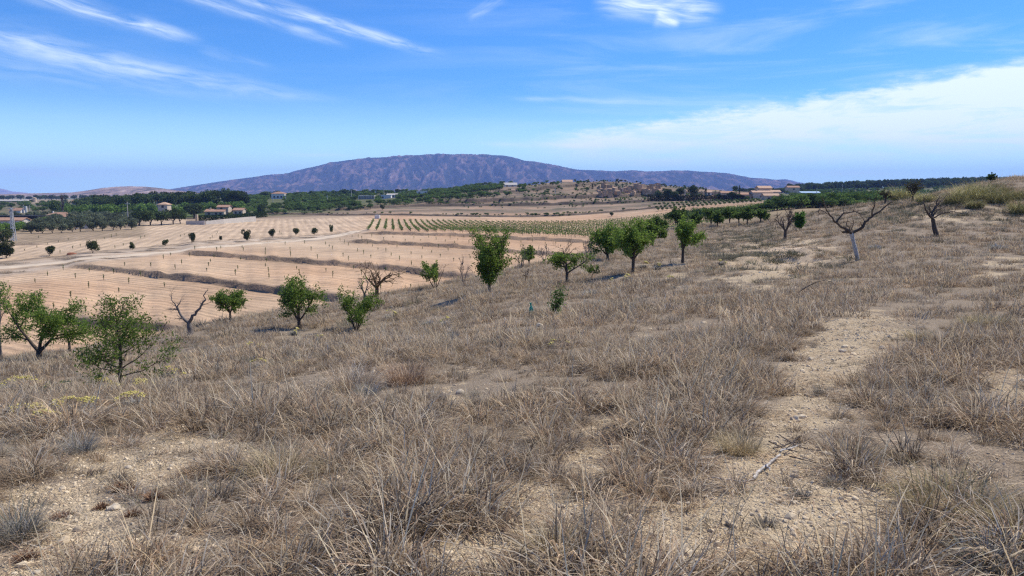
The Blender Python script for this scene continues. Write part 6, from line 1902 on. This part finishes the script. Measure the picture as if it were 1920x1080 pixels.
house('house', 'small tiled house on the far rise right of the farmhouse', 1488, 700, 11, 7, 3.2, 1.4, 'sand', 'tile', 'gable', [(0, 1, 1.6, 1.2)], 0, py=358)
house('house', 'white gabled outbuilding between the cypress and the farmhouse', 1329, 470, 3.4, 4, 2.6, 1.0, 'white', 'paletile', 'gable', [(0, 1, 1.2, 1)], 0, py=368)

def wall_strip(name, label, cat, pts, Y0, h, th, mat, py_is_top=False, part=None):
    """straight runs between (column, row, depth) foot points"""
    mb = MB(); W = [P(a, b_, d_) for a, b_, d_ in pts]; o = W[0].copy()
    for p, q in zip(W[:-1], W[1:]):
        d = (q - p); d.z = 0; d.normalize(); nrm = Vector((-d.y, d.x, 0)) * th
        a_, b2 = p - o, q - o
        n0 = len(mb.v)
        for z0 in (-1.5, h):
            for c_ in (a_, b2, b2 + nrm, a_ + nrm): mb.v.append((c_.x, c_.y, c_.z + z0))
        mb.f += [tuple(n0 + i for i in q_) for q_ in ((0, 3, 2, 1), (4, 5, 6, 7), (0, 1, 5, 4), (1, 2, 6, 5), (2, 3, 7, 6), (3, 0, 4, 7))]
    return mb.build(name, M[mat], None, loc=tuple(o), label=label, cat=cat)
wall_strip('boundary_wall', 'pale concrete wall segment by the dark gate above the tilled field', 'wall', [(349, 422, 300), (384, 421, 300)], 300, 1.55, 0.3, 'concrete')
wall_strip('boundary_wall', 'long pale wall climbing right below the dark hedge', 'wall', [(386, 420, 302), (420, 416, 312), (460, 412, 330), (480, 410.5, 338)], 300, 1.15, 0.3, 'concrete')
def hedge(name, label, pts, h, n_, size, col, thick=1.6):
    rg_ = np.random.default_rng(int(pts[0][0])); W = np.array([list(P(a, b_, d_)) for a, b_, d_ in pts]); o = W[0].copy(); W = W - o
    t_ = rg_.uniform(0, len(W) - 1, n_); C = np.stack([np.interp(t_, range(len(W)), W[:, j]) for j in range(3)], 1)
    C += np.stack([rg_.normal(size=n_) * .2, rg_.uniform(-thick / 2, thick / 2, n_), rg_.uniform(-0.6, h, n_)], 1)
    v, F, cc = leaf_cards(C, size, size * .8, rg_, col, 0.3, 0.1)
    link(name, mesh_np(name, v, F, [M['farleaf']], False, {'col': ('FLOAT_COLOR', cc)}), None, tuple(o), 0, label, 'hedge')
hedge('hedge', 'clipped dark green hedge on top of the long pale wall', [(372, 412, 308), (420, 411, 316), (460, 408, 332), (500, 404, 348)], 1.9, 4200, 0.5, (0.035, 0.06, 0.022))
hedge('hedge', 'black looking hedge line in front of the conifers on the right', [(1213, 375, 420), (1280, 375.5, 420), (1350, 376, 416), (1395, 376, 412)], 3.0, 5600, 0.6, (0.02, 0.03, 0.017))
# gate of the field
g = P(366, 417, 306)
root = thing('gate', 'dark metal gate with a sandstone pillar above the pale wall', 'gate', tuple(g))
MB().box(0.2, 1.0, 0, .8, -1, 3.2).build('pillar', M['sand'], root)
for j in range(9): MB().bar((-3.4 + j * .42, .3, -.4), (-3.4 + j * .42, .3, 2.0), 0.06).build('bar', M['net'], root)
MB().bar((-3.5, .3, 1.9), (0.2, .3, 1.9), .09).bar((-3.5, .3, -.3), (0.2, .3, -.3), .09).build('rail', M['net'], root)
# walled entrance
g = P(144, 425, 262); root = thing('entrance_wall', 'white wall with two square pillars among the olives', 'wall', tuple(g)); k = 262 / FPX
MB().box(-2 * k, 2 * k, 0, .6, -1, 8.5 * k).build('pillar', M['white'], root); MB().box(20 * k, 24.5 * k, 3, 3.6, -1, 9 * k).build('pillar', M['white'], root)
b_ = MB(); b_.box(2.02 * k, 20 * k, 1.0, 1.3, -1, 4.5 * k); b_.build('wall', M['white'], root)
# dark netting roof of the left farm
mb = MB(); k = 300 / FPX; g = P(30, 411, 300)
mb.box(-60 * k, 40 * k, 0, 10, 0.0, 6 * k); o = mb.build('net_cover', M['net'], None, loc=tuple(g), label='long black netting cover over the yard left of the orange hip roof', cat='netting')
mb = MB(); mb.bar((-50 * k, 0.2, -3), (-50 * k, .2, 0.02), .08).bar((-10 * k, .2, -3), (-10 * k, .2, .02), .08).bar((38 * k, .2, -3), (38 * k, .2, .02), .08).build('post', M['metal'], o)
# lattice pylon
g = hit(26, 452, 'V'); k = g.y / FPX
root = thing('lattice_pylon', 'grey lattice power pylon in front of the gardens at the left edge', 'pylon', tuple(g)); Hp = 62 * k; w0, w1 = 3.2 * k, 1.3 * k
for sx in (-1, 1):
    for sy in (-1, 1):
        MB().bar((sx * w0, sy * w0, -.3), (sx * w1, sy * w1, Hp), 0.09).build('leg', M['metal'], root)
mb = MB()
for j in range(9):
    f0, f1 = j / 9, (j + 1) / 9; a_, b2 = w0 + (w1 - w0) * f0, w0 + (w1 - w0) * f1
    for (p, q) in (((-a_, -a_), (b2, -b2)), ((a_, -a_), (-b2, -b2)), ((-a_, a_), (b2, b2)), ((a_, a_), (b2, -b2)), ((-a_, -a_), (-b2, b2))):
        mb.bar((p[0], p[1], f0 * Hp), (q[0], q[1], f1 * Hp), 0.045)
mb.build('bracing', M['metal'], root)
MB().bar((-6 * k, 0, Hp * .97), (6 * k, 0, Hp * .97), .1).build('crossarm', M['metal'], root)
# poles
POLES = [(241, 417, 378, 285, 'tall pale pole left of the pine clump'), (45, 397, 384, 440, 'thin pole right of the red roofed barn'), (56, 397, 385, 445, 'second thin pole right of the red roofed barn'),
         (377, 378, 363, 500, 'pole left of the dark pine belt top'), (390, 378, 366, 500, 'pole in the middle of the dark pine belt'), (393, 396, 382, 440, 'short pole above the two level house roof'),
         (512, 382, 369, 560, 'pole left of the white red roofed house'), (536, 380, 366, 560, 'pole right of the white red roofed house'), (614, 386, 366, 520, 'grey pole standing in the green grove left of centre'),
         (659, 377, 356, 620, 'tall pole beside the double pine'), (720, 366, 352, 700, 'pole on the skyline left of the small flat roofed house'), (805, 365, 351, 700, 'pole right of the small flat roofed house'),
         (1041, 377, 357, 520, 'grey pole on the terraces below the cream hill house'), (1167, 375, 356, 520, 'pole in front of the orange crag'), (1284, 374, 354, 432, 'pole standing before the black hedge'),
         (1494, 366, 352, 560, 'thin pole right of the farmhouse'), (1578, 375, 345, 520, 'tall pole on the right before the pine wood'), (1675, 368, 354, 560, 'pole on the right near the slope skyline'), (1531, 362, 352, 600, 'thin pole above the white blue building')]
for a, pb, pt, Y, lb in POLES:
    g = gv(a, Y); top = P(a, pt, Y).z; h = max(top - g.z, 4)
    root = thing('utility_pole', lb, 'pole', tuple(g), 0, 'utility poles')
    MB().cyl(0, 0, 0.16 + Y * 0.00018, -.5, h, 6, 0.10 + Y * 0.00015).build('shaft', M['concrete'], root)
    MB().box(-0.9, 0.9, -.08, .08, h - 0.9, h - 0.7).build('crossarm', M['metal'], root)

# bare grey poplar by the big pine
T = Tree(888); T.limb((0, 0, 0), (0, 0, 1), 9, 0.16, 0.05, 0, 2, 0.03, 0.3, (16, 18), 0.35, 0.55, 9, start=0.2)
g = gv(119, 395); root = thing('bare_poplar', 'leafless grey poplar between the big pine and the gardens', 'tree', tuple(g))
v, F = tubes([(c[0], [max(r_ * 1.6, .06) for r_ in c[1]]) for c in T.ch], 4); link('trunk', mesh_np('trunk', v, F, [M['greybark']], True), root)

# orange crag on the low hill: broken blocks
rg2 = np.random.default_rng(77)
def block_mesh(seed):
    q = random.Random(seed); mb_ = MB()
    for _ in range(3):
        cx_, cy_, cz_ = q.uniform(-.5, .5), q.uniform(-.4, .4), q.uniform(-.6, .3); sx_, sy_, sz_ = q.uniform(.4, .8), q.uniform(.4, .7), q.uniform(.5, 1.0)
        mb_.box(cx_ - sx_, cx_ + sx_, cy_ - sy_, cy_ + sy_, cz_ - sz_, cz_ + sz_)
    mb_.v = [(a_ + q.uniform(-.16, .16), b2_ + q.uniform(-.16, .16), c_ + q.uniform(-.14, .14)) for a_, b2_, c_ in mb_.v]
    return mb_.mesh('crag_block', M['crag'])
BL = [block_mesh(300 + i) for i in range(7)]
for i in range(84):
    px = rg2.uniform(1124, 1236); fr = (px - 1124) / 112
    py = rg2.uniform(354, 367) - 2 * math.sin(fr * 3)
    g = hit(px, py, 'V'); gz = g
    o = link('rock', BL[i % 7], None, (g.x, g.y, g.z + 0.5), rg2.uniform(0, 6), 'weathered orange rock of the crag on the low hill', 'rock', 'orange rocks of the crag')
    s = rg2.uniform(1.0, 2.6); o.scale = (s * 1.2, s, s * rg2.uniform(.9, 1.7))

# red earth heap and the culvert by the track
g = hit(134, 477, 'V'); o = link('earth_heap', rock_mesh('earth_heap', 91, M['rust'], 3, 0.5), None, tuple(g), 0.4, 'small red brown earth heap beside the track', 'heap'); k = g.y / FPX; o.scale = (9 * k, 6 * k, 6 * k)
